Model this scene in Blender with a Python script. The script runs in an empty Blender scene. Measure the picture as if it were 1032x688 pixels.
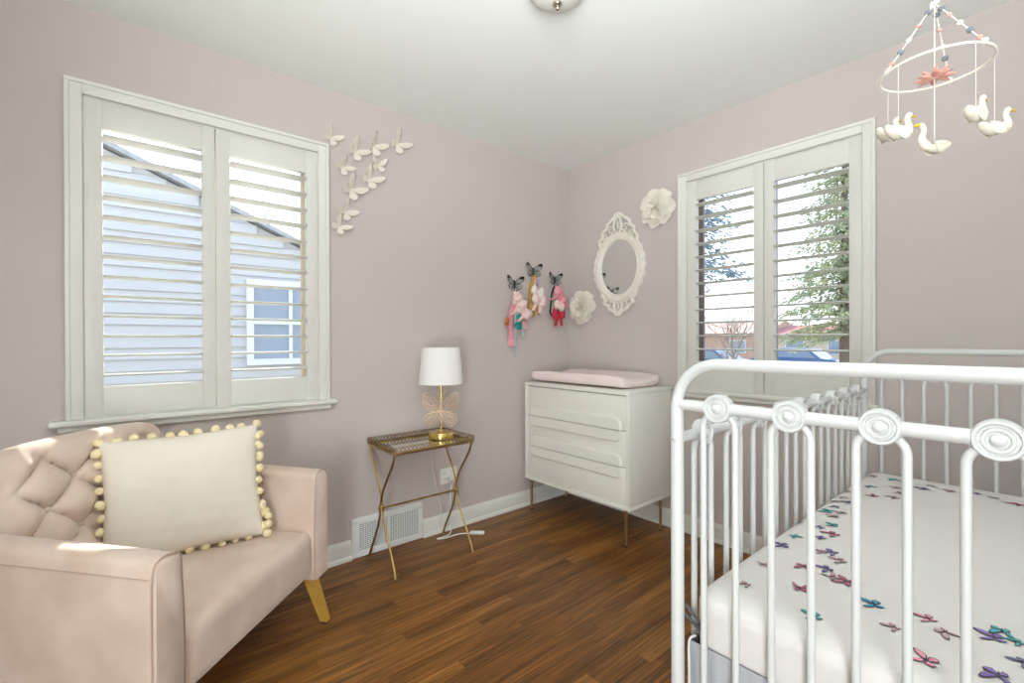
import bpy, bmesh, math, random
from mathutils import Vector, Matrix, noise
R = math.radians
PI = math.pi
scene = bpy.context.scene
COL = scene.collection
random.seed(7)

# ------------------------------------------------------------------ helpers
def V(*a): return Vector(a)

class MB:
    """collects shapes, links them as one mesh object"""
    def __init__(s):
        s.v = []; s.f = []; s.m = []; s.mi = 0; s.M = Matrix()
    def add(s, vs, fs):
        b = len(s.v)
        s.v += [s.M @ Vector(p) for p in vs]
        s.f += [tuple(i + b for i in f) for f in fs]
        s.m += [s.mi] * len(fs)
        return s
    def box(s, x0, x1, y0, y1, z0, z1, bev=0.0, seg=2):
        bm = bmesh.new()
        bmesh.ops.create_cube(bm, size=1.0)
        for v in bm.verts:
            v.co = Vector(((x0 + x1) / 2 + v.co.x * (x1 - x0), (y0 + y1) / 2 + v.co.y * (y1 - y0), (z0 + z1) / 2 + v.co.z * (z1 - z0)))
        if bev > 0:
            bmesh.ops.bevel(bm, geom=list(bm.edges), offset=bev, segments=seg, profile=0.5, affect='EDGES', clamp_overlap=True)
        bm.verts.index_update()
        s.add([v.co.copy() for v in bm.verts], [tuple(v.index for v in f.verts) for f in bm.faces])
        bm.free(); return s
    def tube(s, pts, r, n=10, closed=False, caps=True):
        pts = [Vector(p) for p in pts]
        N = len(pts)
        rr = r if isinstance(r, (list, tuple)) else [r] * N
        tan = []
        for i in range(N):
            a = pts[(i - 1) % N] if (closed or i > 0) else pts[i]
            b = pts[(i + 1) % N] if (closed or i < N - 1) else pts[i]
            t = (b - a)
            tan.append(t.normalized() if t.length > 1e-9 else Vector((0, 0, 1)))
        up = Vector((0, 0, 1)) if abs(tan[0].z) < 0.9 else Vector((1, 0, 0))
        nrm = tan[0].cross(up).normalized()
        vs = []; fs = []
        for i in range(N):
            if i:
                q = tan[i - 1].rotation_difference(tan[i]); nrm = (q @ nrm)
                nrm = (nrm - tan[i] * nrm.dot(tan[i])).normalized()
            bn = tan[i].cross(nrm)
            for k in range(n):
                a = 2 * PI * k / n
                vs.append(pts[i] + (nrm * math.cos(a) + bn * math.sin(a)) * rr[i])
        for i in range(N if closed else N - 1):
            j = (i + 1) % N
            for k in range(n):
                l = (k + 1) % n
                fs.append((i * n + k, i * n + l, j * n + l, j * n + k))
        if caps and not closed:
            fs.append(tuple(range(n))[::-1]); fs.append(tuple((N - 1) * n + k for k in range(n)))
        return s.add(vs, fs)
    def lathe(s, prof, n=24, M=None):
        """prof: (r, z) list; spun about local z"""
        M = M or Matrix()
        vs = []; fs = []; rings = []
        for (r, z) in prof:
            if r < 1e-6:
                rings.append([len(vs)]); vs.append(M @ Vector((0, 0, z)))
            else:
                rings.append(list(range(len(vs), len(vs) + n)))
                for k in range(n):
                    a = 2 * PI * k / n
                    vs.append(M @ Vector((r * math.cos(a), r * math.sin(a), z)))
        for a, b in zip(rings, rings[1:]):
            for k in range(n):
                l = (k + 1) % n
                if len(a) == 1 and len(b) == 1: continue
                if len(a) == 1: fs.append((a[0], b[l], b[k]))
                elif len(b) == 1: fs.append((a[k], a[l], b[0]))
                else: fs.append((a[k], a[l], b[l], b[k]))
        return s.add(vs, fs)
    def ball(s, c, r, n=12, m=8, rot=None, bump=0.0):
        rx, ry, rz = r if isinstance(r, (list, tuple)) else (r, r, r)
        vs = []; fs = []
        Q = rot or Matrix()
        for i in range(m + 1):
            t = PI * i / m
            for k in range(n):
                a = 2 * PI * k / n
                d = Vector((math.sin(t) * math.cos(a), math.sin(t) * math.sin(a), math.cos(t)))
                f = 1 + (bump * noise.noise(d * 3.1 + Vector(c) * 37) if bump else 0)
                vs.append(Vector(c) + Q @ Vector((d.x * rx * f, d.y * ry * f, d.z * rz * f)))
        for i in range(m):
            for k in range(n):
                l = (k + 1) % n
                fs.append((i * n + k, (i + 1) * n + k, (i + 1) * n + l, i * n + l))
        return s.add(vs, fs)
    def prism(s, poly, z0, z1, M=None):
        M = M or Matrix()
        n = len(poly)
        ar = sum(poly[i][0] * poly[(i + 1) % n][1] - poly[(i + 1) % n][0] * poly[i][1] for i in range(n))
        if ar < 0: poly = poly[::-1]
        vs = [M @ Vector((p[0], p[1], z0)) for p in poly] + [M @ Vector((p[0], p[1], z1)) for p in poly]
        fs = [tuple(range(n))[::-1], tuple(range(n, 2 * n))] + [(i, (i + 1) % n, n + (i + 1) % n, n + i) for i in range(n)]
        return s.add(vs, fs)
    def grid(s, fn, nu, nv, cu=False, cv=False):
        vs = []; fs = []
        mu = nu if cu else nu + 1; mv = nv if cv else nv + 1
        for i in range(mu):
            for j in range(mv):
                vs.append(Vector(fn(i / nu, j / nv)))
        for i in range(nu):
            for j in range(nv):
                a = i * mv + j; b = ((i + 1) % mu) * mv + j
                c = ((i + 1) % mu) * mv + (j + 1) % mv; d = i * mv + (j + 1) % mv
                fs.append((a, b, c, d))
        return s.add(vs, fs)
    def shell(s, fn, nu, nv, th):
        """open sheet with thickness th along its normal"""
        P = [[Vector(fn(i / nu, j / nv)) for j in range(nv + 1)] for i in range(nu + 1)]
        vs = []; fs = []
        def nr(i, j):
            a = P[min(i + 1, nu)][j] - P[max(i - 1, 0)][j]; b = P[i][min(j + 1, nv)] - P[i][max(j - 1, 0)]
            c = a.cross(b)
            return c.normalized() if c.length > 1e-12 else Vector((0, 0, 1))
        for i in range(nu + 1):
            for j in range(nv + 1):
                vs.append(P[i][j])
        o = len(vs)
        for i in range(nu + 1):
            for j in range(nv + 1):
                vs.append(P[i][j] - nr(i, j) * th)
        w = nv + 1
        for i in range(nu):
            for j in range(nv):
                fs.append((i * w + j, (i + 1) * w + j, (i + 1) * w + j + 1, i * w + j + 1))
                fs.append((o + i * w + j, o + i * w + j + 1, o + (i + 1) * w + j + 1, o + (i + 1) * w + j))
        for i in range(nu):
            fs.append((i * w, o + i * w, o + (i + 1) * w, (i + 1) * w))
            fs.append((i * w + nv, (i + 1) * w + nv, o + (i + 1) * w + nv, o + i * w + nv))
        for j in range(nv):
            fs.append((j, j + 1, o + j + 1, o + j))
            fs.append((nu * w + j, o + nu * w + j, o + nu * w + j + 1, nu * w + j + 1))
        return s.add(vs, fs)
    def build(s, name, mats, parent=None, smooth=40, loc=None, weld=False):
        me = bpy.data.meshes.new(name)
        me.from_pydata([tuple(v) for v in s.v], [], s.f)
        mats = mats if isinstance(mats, (list, tuple)) else [mats]
        for m in mats: me.materials.append(m)
        if len(mats) > 1: me.polygons.foreach_set('material_index', s.m)
        bm = bmesh.new(); bm.from_mesh(me)
        if weld: bmesh.ops.remove_doubles(bm, verts=bm.verts, dist=1e-5)
        bmesh.ops.recalc_face_normals(bm, faces=bm.faces)
        bm.to_mesh(me); bm.free()
        if smooth:
            me.polygons.foreach_set('use_smooth', [True] * len(me.polygons))
            me.set_sharp_from_angle(angle=R(smooth))
        o = bpy.data.objects.new(name, me); COL.objects.link(o)
        if parent: o.parent = parent
        if loc: o.location = loc
        return o

def tag(o, label, cat, group=None, kind=None):
    o['label'] = label; o['category'] = cat
    if group: o['group'] = group
    if kind: o['kind'] = kind
    return o
def thing(name, label, cat, loc=(0, 0, 0), rz=0.0, group=None, M=None):
    o = bpy.data.objects.new(name, None); COL.objects.link(o)
    o.empty_display_size = 0.1
    if M is not None: o.matrix_world = M
    else:
        o.location = loc; o.rotation_euler = (0, 0, rz)
    return tag(o, label, cat, group)
def struct(o):
    o['kind'] = 'structure'; return o
def dup(o, parent=None, loc=None):
    c = o.copy(); COL.objects.link(c)
    if parent: c.parent = parent
    if loc is not None: c.location = loc
    return c
def bez(p0, p1, p2, p3, n=12):
    o = []
    for i in range(n + 1):
        t = i / n; a = 1 - t
        o.append(tuple(a ** 3 * p0[k] + 3 * a * a * t * p1[k] + 3 * a * t * t * p2[k] + t ** 3 * p3[k] for k in range(len(p0))))
    return o
def catmull(P, n=8, closed=False):
    P = [Vector(p) for p in P]; N = len(P); out = []
    for i in range(N if closed else N - 1):
        if closed: a, b, c, d = P[(i - 1) % N], P[i], P[(i + 1) % N], P[(i + 2) % N]
        else: a, b, c, d = P[max(i - 1, 0)], P[i], P[i + 1], P[min(i + 2, N - 1)]
        for k in range(n):
            t = k / n
            out.append(0.5 * ((2 * b) + (c - a) * t + (2 * a - 5 * b + 4 * c - d) * t * t + (3 * b - a - 3 * c + d) * t ** 3))
    if not closed: out.append(P[-1])
    return out
# wall frames: local x to the right as seen from the room, local y up, local z into the room
def wallA(x, z, off=0.0, roll=0.0):
    return Matrix(((1, 0, 0, x), (0, 0, -1, -off), (0, 1, 0, z), (0, 0, 0, 1))) @ Matrix.Rotation(roll, 4, 'Z')
def wallB(y, z, off=0.0, roll=0.0):
    return Matrix(((0, 0, -1, -off), (-1, 0, 0, y), (0, 1, 0, z), (0, 0, 0, 1))) @ Matrix.Rotation(roll, 4, 'Z')

# ------------------------------------------------------------------ materials
def mat(name, col, rough=0.5, metal=0.0, var=0.0, vscale=8.0, bump=0.0, bscale=200.0, sheen=0.0, spec=0.5, coat=0.0, col2=None, trans=0.0):
    m = bpy.data.materials.new(name); m.use_nodes = True
    nt = m.node_tree; b = nt.nodes['Principled BSDF']
    b.inputs['Base Color'].default_value = (*col, 1)
    b.inputs['Roughness'].default_value = rough
    b.inputs['Metallic'].default_value = metal
    b.inputs['Specular IOR Level'].default_value = spec
    if sheen:
        b.inputs['Sheen Weight'].default_value = sheen
        b.inputs['Sheen Roughness'].default_value = 0.4
        b.inputs['Sheen Tint'].default_value = (1, .95, .9, 1)
    if coat: b.inputs['Coat Weight'].default_value = coat
    tc = nt.nodes.new('ShaderNodeTexCoord')
    if var or col2:
        n = nt.nodes.new('ShaderNodeTexNoise'); n.inputs['Scale'].default_value = vscale; n.inputs['Detail'].default_value = 4
        nt.links.new(tc.outputs['Object'], n.inputs['Vector'])
        r = nt.nodes.new('ShaderNodeValToRGB')
        c2 = col2 or tuple(min(1, c * (1 + var)) for c in col); c1 = col if col2 else tuple(c * (1 - var) for c in col)
        r.color_ramp.elements[0].position = 0.3; r.color_ramp.elements[1].position = 0.7
        r.color_ramp.elements[0].color = (*c1, 1); r.color_ramp.elements[1].color = (*c2, 1)
        nt.links.new(n.outputs['Fac'], r.inputs['Fac']); nt.links.new(r.outputs['Color'], b.inputs['Base Color'])
    if bump:
        n = nt.nodes.new('ShaderNodeTexNoise'); n.inputs['Scale'].default_value = bscale; n.inputs['Detail'].default_value = 3
        nt.links.new(tc.outputs['Object'], n.inputs['Vector'])
        bp = nt.nodes.new('ShaderNodeBump'); bp.inputs['Strength'].default_value = bump; bp.inputs['Distance'].default_value = 0.002
        nt.links.new(n.outputs['Fac'], bp.inputs['Height']); nt.links.new(bp.outputs['Normal'], b.inputs['Normal'])
    return m

M_wall = mat('wall_paint', (0.560, 0.498, 0.476), 0.85, var=0.012, vscale=2.0, bump=0.06, bscale=350)
M_ceil = mat('ceiling_paint', (0.86, 0.885, 0.86), 0.9, bump=0.05, bscale=250)
M_trim = mat('trim_paint', (0.76, 0.76, 0.71), 0.38, var=0.01)
M_shut = mat('shutter_paint', (0.72, 0.715, 0.67), 0.4, var=0.01)
M_crib = mat('crib_enamel', (0.57, 0.58, 0.57), 0.42, spec=.35, var=0.008)
M_dress = mat('dresser_lacquer', (0.81, 0.80, 0.735), 0.42, var=0.008)
M_gap = mat('shadow_gap', (0.30, 0.28, 0.25), 0.8)
M_brass = mat('brass_leg', (0.52, 0.38, 0.20), 0.3, 1.0, var=0.08, vscale=20)
M_gold = mat('bright_gold', (0.86, 0.63, 0.20), 0.25, 1.0, var=0.05, vscale=30)
M_aged = mat('aged_gold', (0.60, 0.43, 0.16), 0.36, 1.0, col2=(0.33, 0.22, 0.09), vscale=14)
M_gallery = mat('dark_aged_gold', (0.36, 0.25, 0.13), 0.45, 1.0, col2=(0.22, 0.15, 0.09), vscale=30)
M_rose = mat('rose_gold_wire', (0.88, 0.66, 0.46), 0.45, 0.4, var=0.04)
M_mirror = mat('mirror_glass', (0.86, 0.87, 0.86), 0.015, 1.0)
M_shade = mat('lamp_shade_linen', (0.90, 0.89, 0.87), 0.85, bump=0.1, bscale=500)
M_velvet = mat('blush_velvet', (0.545, 0.410, 0.325), 0.75, col2=(0.68, 0.545, 0.465), vscale=7, sheen=0.55, bump=0.08, bscale=260)
M_velvet2 = mat('blush_seam', (0.47, 0.33, 0.27), 0.8, var=0.05)
M_oakleg = mat('honey_wood_leg', (0.52, 0.30, 0.05), 0.35, col2=(0.60, 0.36, 0.08), vscale=18)
M_black = mat('black_glide', (0.02, 0.02, 0.02), 0.5)
M_pillow = mat('cream_linen', (0.80, 0.735, 0.64), 0.9, var=0.02, vscale=6, bump=0.15, bscale=420)
M_pom = mat('butter_wool', (0.83, 0.70, 0.40), 0.95, col2=(0.90, 0.80, 0.54), vscale=60, bump=0.6, bscale=300, sheen=0.3)
M_pad = mat('pink_pad_cotton', (0.86, 0.735, 0.72), 0.9, var=0.02, bump=0.1, bscale=320)
M_paper = mat('ivory_paper', (0.72, 0.65, 0.55), 0.8, col2=(0.80, 0.75, 0.68), vscale=30)
M_resin = mat('white_resin', (0.84, 0.80, 0.73), 0.55, col2=(0.79, 0.74, 0.66), vscale=25)
M_rosep = mat('cream_rose', (0.85, 0.81, 0.73), 0.7, col2=(0.82, 0.77, 0.68), vscale=22)
M_pewter = mat('pewter', (0.55, 0.54, 0.52), 0.45, 0.5, col2=(0.30, 0.29, 0.28), vscale=60)
M_hookblack = mat('black_enamel', (0.012, 0.011, 0.012), 0.35)
M_plastic = mat('white_plastic', (0.82, 0.82, 0.80), 0.35)
M_vent = mat('vent_enamel', (0.80, 0.81, 0.80), 0.4)
M_ventdark = mat('duct_dark', (0.10, 0.10, 0.10), 0.8)
M_slot = mat('outlet_slot', (0.05, 0.05, 0.05), 0.6)
M_sheet = mat('white_crib_sheet', (0.61, 0.585, 0.565), 0.9, var=0.012, vscale=5, bump=0.12, bscale=300)
M_skirt = mat('grey_crib_skirt', (0.36, 0.365, 0.385), 0.9, var=0.05, vscale=9, bump=0.12, bscale=300)
M_strap = mat('charcoal_strap', (0.075, 0.07, 0.075), 0.8)
M_chrome = mat('brushed_nickel', (0.50, 0.42, 0.36), 0.25, 1.0)
M_bowl = mat('frosted_glass_bowl', (0.74, 0.74, 0.70), 0.25, spec=0.6)
M_felt = mat('white_felt', (0.77, 0.73, 0.62), 0.95, var=0.02, bump=0.4, bscale=300)
M_beak = mat('mustard_felt', (0.70, 0.46, 0.03), 0.9)
M_beadg = mat('grey_felt', (0.17, 0.19, 0.21), 0.95, bump=0.4, bscale=300)
M_beadp = mat('pink_felt', (0.66, 0.33, 0.28), 0.95, bump=0.4, bscale=300)
M_beadw = mat('ivory_felt', (0.82, 0.78, 0.68), 0.95, bump=0.4, bscale=300)
M_petal = mat('coral_felt', (0.66, 0.31, 0.245), 0.9, col2=(0.76, 0.42, 0.35), vscale=40)
M_wire = mat('white_thread', (0.80, 0.76, 0.70), 0.8)
P_ = {k: mat('print_' + n, c, 0.9) for k, n, c in (
    ('n', 'slate', (.16, .17, .27)), ('t', 'teal', (.07, .36, .36)), ('p', 'violet', (.20, .14, .34)), ('r', 'berry', (.40, .11, .16)),
    ('b', 'mauve', (.46, .30, .28)), ('k', 'rose', (.62, .25, .32)), ('u', 'blue', (.06, .25, .40)))}
M_ink = mat('print_ink', (0.05, 0.04, 0.06), 0.9)
F_ = {k: mat('fabric_' + k, c, 0.85, var=v, vscale=45) for k, c, v in (
    ('pink', (.78, .33, .38), .15), ('palepink', (.82, .62, .60), .08), ('red', (.52, .03, .06), .1), ('teal', (.02, .27, .25), .15), ('orange', (.48, .15, .04), .1),
    ('mustard', (.48, .28, .06), .2), ('cream', (.80, .74, .66), .05), ('grey', (.42, .45, .47), .1), ('black', (.03, .03, .035), .1), ('lilac', (.50, .36, .45), .2))}
M_floral = mat('floral_pink_fabric', (.80, .42, .42), .85, col2=(.86, .80, .72), vscale=70)

def wood_floor():
    m = bpy.data.materials.new('oak_strip_floor'); m.use_nodes = True
    nt = m.node_tree; N = nt.nodes; L = nt.links; b = N['Principled BSDF']
    def math_(op, a, bb=None, c=None):
        n = N.new('ShaderNodeMath'); n.operation = op
        for i, x in enumerate((a, bb, c)):
            if x is None: continue
            if isinstance(x, (int, float)): n.inputs[i].default_value = x
            else: L.new(x, n.inputs[i])
        return n.outputs[0]
    tc = N.new('ShaderNodeTexCoord'); sp = N.new('ShaderNodeSeparateXYZ'); L.new(tc.outputs['Object'], sp.inputs[0])
    x, y = sp.outputs[0], sp.outputs[1]
    W = 0.057
    ry = math_('DIVIDE', y, W); row = math_('FLOOR', ry); fy = math_('FRACT', ry)
    wn = N.new('ShaderNodeTexWhiteNoise'); wn.noise_dimensions = '1D'; L.new(row, wn.inputs['W'])
    rx = math_('ADD', math_('DIVIDE', x, 0.95), math_('MULTIPLY', wn.outputs['Value'], 7.0))
    pl = math_('FLOOR', rx); fx = math_('FRACT', rx)
    cb = N.new('ShaderNodeCombineXYZ'); L.new(row, cb.inputs[0]); L.new(pl, cb.inputs[1])
    w2 = N.new('ShaderNodeTexWhiteNoise'); w2.noise_dimensions = '2D'; L.new(cb.outputs[0], w2.inputs['Vector'])
    rnd = w2.outputs['Value']
    ramp = N.new('ShaderNodeValToRGB'); L.new(rnd, ramp.inputs['Fac'])
    e = ramp.color_ramp.elements; e[0].color = (0.150, 0.056, 0.012, 1); e[1].color = (0.275, 0.118, 0.027, 1)
    k = ramp.color_ramp.elements.new(0.45); k.color = (0.205, 0.082, 0.018, 1)
    # grain: noise stretched along the board, shifted per board
    gc = N.new('ShaderNodeCombineXYZ')
    L.new(math_('ADD', math_('MULTIPLY', x, 2.2), math_('MULTIPLY', rnd, 40)), gc.inputs[0])
    L.new(math_('MULTIPLY', y, 46.0), gc.inputs[1]); L.new(math_('MULTIPLY', rnd, 17), gc.inputs[2])
    gn = N.new('ShaderNodeTexNoise'); gn.inputs['Scale'].default_value = 1.0; gn.inputs['Detail'].default_value = 5; gn.inputs['Roughness'].default_value = 0.62
    gn.inputs['Distortion'].default_value = 0.9
    L.new(gc.outputs[0], gn.inputs['Vector'])
    g2 = N.new('ShaderNodeCombineXYZ')
    L.new(math_('ADD', math_('MULTIPLY', x, 6.0), math_('MULTIPLY', rnd, 23)), g2.inputs[0]); L.new(math_('MULTIPLY', y, 330.0), g2.inputs[1])
    gf = N.new('ShaderNodeTexNoise'); gf.inputs['Scale'].default_value = 1.0; gf.inputs['Detail'].default_value = 3
    L.new(g2.outputs[0], gf.inputs['Vector'])
    gr = N.new('ShaderNodeMapRange'); L.new(gn.outputs['Fac'], gr.inputs[0]); gr.inputs[1].default_value = 0.32; gr.inputs[2].default_value = 0.68; gr.inputs[3].default_value = 0.42; gr.inputs[4].default_value = 1.5
    g3 = N.new('ShaderNodeMapRange'); L.new(gf.outputs['Fac'], g3.inputs[0]); g3.inputs[1].default_value = 0.3; g3.inputs[2].default_value = 0.7; g3.inputs[3].default_value = 0.8; g3.inputs[4].default_value = 1.18
    wc = N.new('ShaderNodeCombineXYZ')   # cathedral figure of the oak
    L.new(math_('ADD', math_('MULTIPLY', x, 1.1), math_('MULTIPLY', rnd, 31)), wc.inputs[0]); L.new(math_('MULTIPLY', y, 17.0), wc.inputs[1]); L.new(math_('MULTIPLY', rnd, 9), wc.inputs[2])
    wv = N.new('ShaderNodeTexWave'); wv.bands_direction = 'Y'; wv.inputs['Scale'].default_value = 2.2; wv.inputs['Distortion'].default_value = 9; wv.inputs['Detail'].default_value = 2.5; wv.inputs['Detail Scale'].default_value = 1.1
    L.new(wc.outputs[0], wv.inputs['Vector'])
    w3 = N.new('ShaderNodeMapRange'); L.new(wv.outputs['Fac'], w3.inputs[0]); w3.inputs[3].default_value = 0.66; w3.inputs[4].default_value = 1.22
    gm = math_('MULTIPLY', math_('MULTIPLY', gr.outputs[0], g3.outputs[0]), w3.outputs[0])
    ey = math_('MINIMUM', fy, math_('SUBTRACT', 1.0, fy)); ex = math_('MINIMUM', fx, math_('SUBTRACT', 1.0, fx))
    sy = N.new('ShaderNodeMapRange'); L.new(ey, sy.inputs[0]); sy.inputs[1].default_value = 0.0; sy.inputs[2].default_value = 0.03; sy.inputs[3].default_value = 0.4; sy.inputs[4].default_value = 1
    sx = N.new('ShaderNodeMapRange'); L.new(ex, sx.inputs[0]); sx.inputs[1].default_value = 0.0; sx.inputs[2].default_value = 0.0018; sx.inputs[3].default_value = 0.4; sx.inputs[4].default_value = 1
    seam = math_('MULTIPLY', sy.outputs[0], sx.outputs[0])
    tot = math_('MULTIPLY', gm, seam)
    vm = N.new('ShaderNodeVectorMath'); vm.operation = 'SCALE'; L.new(ramp.outputs['Color'], vm.inputs[0]); L.new(tot, vm.inputs['Scale'])
    L.new(vm.outputs[0], b.inputs['Base Color'])
    rr = N.new('ShaderNodeMapRange'); L.new(gn.outputs['Fac'], rr.inputs[0]); rr.inputs[3].default_value = 0.42; rr.inputs[4].default_value = 0.28; b.inputs['Specular IOR Level'].default_value = 0.3
    L.new(rr.outputs[0], b.inputs['Roughness'])
    bp = N.new('ShaderNodeBump'); bp.inputs['Strength'].default_value = 0.25; bp.inputs['Distance'].default_value = 0.002
    L.new(math_('ADD', seam, math_('MULTIPLY', gf.outputs['Fac'], 0.12)), bp.inputs['Height']); L.new(bp.outputs['Normal'], b.inputs['Normal'])
    return m
M_floor = wood_floor()

def glass_mat():
    m = bpy.data.materials.new('window_glass'); m.use_nodes = True
    nt = m.node_tree; N = nt.nodes; N.remove(N['Principled BSDF'])
    out = N['Material Output']
    t = N.new('ShaderNodeBsdfTransparent'); t.inputs[0].default_value = (0.95, 0.97, 0.98, 1)
    g = N.new('ShaderNodeBsdfGlossy'); g.inputs['Roughness'].default_value = 0.02
    f = N.new('ShaderNodeFresnel'); f.inputs[0].default_value = 1.35
    mx = N.new('ShaderNodeMixShader')
    nt.links.new(f.outputs[0], mx.inputs[0]); nt.links.new(t.outputs[0], mx.inputs[1]); nt.links.new(g.outputs[0], mx.inputs[2]); nt.links.new(mx.outputs[0], out.inputs[0])
    return m
M_glass = glass_mat()
M_sash = mat('window_sash_backlit', (0.20, 0.15, 0.14), 0.5)  # brown sash of the right window, its backlit darkness put into the colour
M_sashw = mat('window_sash_tan', (0.60, 0.50, 0.38), 0.5)

# ------------------------------------------------------------------ room shell
H = 2.44; XB = -3.75; YB = -3.6; T = 0.14
A0, A1, AZ0, AZ1 = -2.709, -1.834, 0.858, 2.102        # left window opening (x, z)
B0, B1, BZ0, BZ1 = -1.840, -0.977, 0.858, 2.094        # right window opening (y, z)
m = MB(); m.box(XB - T, 0 + T, YB - T, 0 + T, -0.12, 0); struct(m.build('floor', M_floor, smooth=0))
m = MB(); m.box(XB - T, 0 + T, YB - T, 0 + T, H, H + 0.12); struct(m.build('ceiling', M_ceil, smooth=0))
m = MB()
m.box(XB - T, A0, 0, T, 0, H).box(A1, T, 0, T, 0, H).box(A0, A1, 0, T, 0, AZ0).box(A0, A1, 0, T, AZ1, H)
struct(m.build('wall_left', M_wall, smooth=0))
m = MB()
m.box(0, T, YB - T, B0, 0, H).box(0, T, B1, 0, 0, H).box(0, T, B0, B1, 0, BZ0).box(0, T, B0, B1, BZ1, H)
struct(m.build('wall_right', M_wall, smooth=0))
m = MB(); m.box(XB - T, T, YB - T, YB, 0, H); struct(m.build('wall_back', M_wall, smooth=0))
m = MB(); m.box(XB - T, XB, YB, 0, 0, H); struct(m.build('wall_near', M_wall, smooth=0))
def base_poly():   # profile (depth, height)
    return [(0, 0), (0.022, 0), (0.022, 0.012), (0.018, 0.02), (0.014, 0.024), (0.014, 0.078), (0.011, 0.088), (0.006, 0.096), (0.004, 0.104), (0, 0.104)]
def baseboard(name, p0, p1, inward):
    p0 = Vector(p0); p1 = Vector(p1); d = (p1 - p0); L = d.length; d.normalize(); w = Vector(inward)
    M = Matrix(((w.x, 0, d.x, p0.x), (w.y, 0, d.y, p0.y), (0, 1, 0, 0), (0, 0, 0, 1)))
    mm = MB(); mm.prism(base_poly(), 0, L, M)
    return struct(mm.build(name, M_trim, smooth=30))
baseboard('baseboard_left', (XB, 0, 0), (-1.672, 0, 0), (0, -1, 0))
baseboard('baseboard_left.001', (-1.248, 0, 0), (0, 0, 0), (0, -1, 0))
baseboard('baseboard_right', (0, -0.022, 0), (0, YB, 0), (-1, 0, 0))
baseboard('baseboard_back', (XB, YB, 0), (-0.022, YB, 0), (0, 1, 0))
baseboard('baseboard_near', (XB, -0.022, 0), (XB, YB + 0.022, 0), (1, 0, 0))

# ------------------------------------------------------------------ windows and shutters
def window(name, W, x0, x1, z0, z1, stool_l, stool_r, stool_out, strip_mat, apron=True):
    """W: wall frame builder; x0..x1, z0..z1 opening in wall-local coordinates (local x right, y up, z into the room)"""
    root = bpy.data.objects.new(name, None); COL.objects.link(root); root.matrix_world = W; struct(root)
    cw = 0.05
    m = MB()
    for (a, b, c, d) in ((x0 - cw, x0, z0, z1 + cw), (x1, x1 + cw, z0, z1 + cw), (x0, x1, z1, z1 + cw)):
        m.box(a, b, c, d, 0, 0.018, 0.003)
    # back band and inner bead of the casing
    m.box(x0 - cw - .0005, x0 - cw + 0.014, z0, z1 + cw - .0135, 0.0, 0.0255, 0.002).box(x1 + cw - 0.014, x1 + cw + .0005, z0, z1 + cw - .0135, 0, 0.0255, 0.002).box(x0 - cw - .0005, x1 + cw + .0005, z1 + cw - 0.014, z1 + cw + .0005, 0, 0.026, 0.002)
    m.build('casing', M_trim, root, smooth=30)
    m = MB(); m.box(stool_l, stool_r, z0 - 0.022, z0, -0.02, stool_out, 0.006, 3)
    m.build('stool', M_trim, root)
    m = MB(); m.box(x0 - cw - (0.022 if apron else 0), x1 + cw + (0.005 if apron else 0), z0 - 0.046, z0 - 0.022, 0, stool_out * 0.55, 0.005)
    m.build('apron', M_trim, root)
    m = MB(); j = 0.006
    m.box(x0, x0 + j, z0, z1, -T, 0).box(x1 - j, x1, z0, z1, -T, 0).box(x0 + j, x1 - j, z0, z0 + j, -T, 0).box(x0 + j, x1 - j, z1 - j, z1, -T, 0)
    m.build('jamb', M_trim, root, smooth=0)
    m = MB(); f = 0.046; x0 += j; x1 -= j; z0 += j; z1 -= j
    for (a, b, c, d) in ((x0, x0 + f, z0, z1), (x1 - f, x1, z0, z1), (x0 + f, x1 - f, z0, z0 + f), (x0 + f, x1 - f, z1 - f, z1), ((x0 + x1) / 2 - 0.03, (x0 + x1) / 2 + 0.03, z0 + f, z1 - f)):
        m.box(a, b, c, d, -0.115, -0.085, 0.003)
    m.build('sash', strip_mat, root, smooth=30)
    m = MB()
    for k in range(3):
        for a in (x0 + 0.006 + k * 0.014, x1 - 0.011 - k * 0.014):
            m.box(a, a + 0.005, z0, z1, -0.085, -0.068)
    m.build('sash_track', strip_mat, root, smooth=0)
    m = MB(); m.box(x0 + f - 0.004, x1 - f + 0.004, z0 + f - 0.004, z1 - f + 0.004, -0.102, -0.098)
    m.build('glass_pane', M_glass, root, smooth=0)
    return root
window('window_1', wallA(0, 0), A0, A1, AZ0, AZ1, -2.806, -1.752, 0.045, M_sashw)
window('window_2', wallB(0, 0), -B1, -B0, BZ0, BZ1, -B1 - 0.05 - 0.012, -B0 + 0.05 + 0.012, 0.030, M_sash, apron=False)

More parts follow.
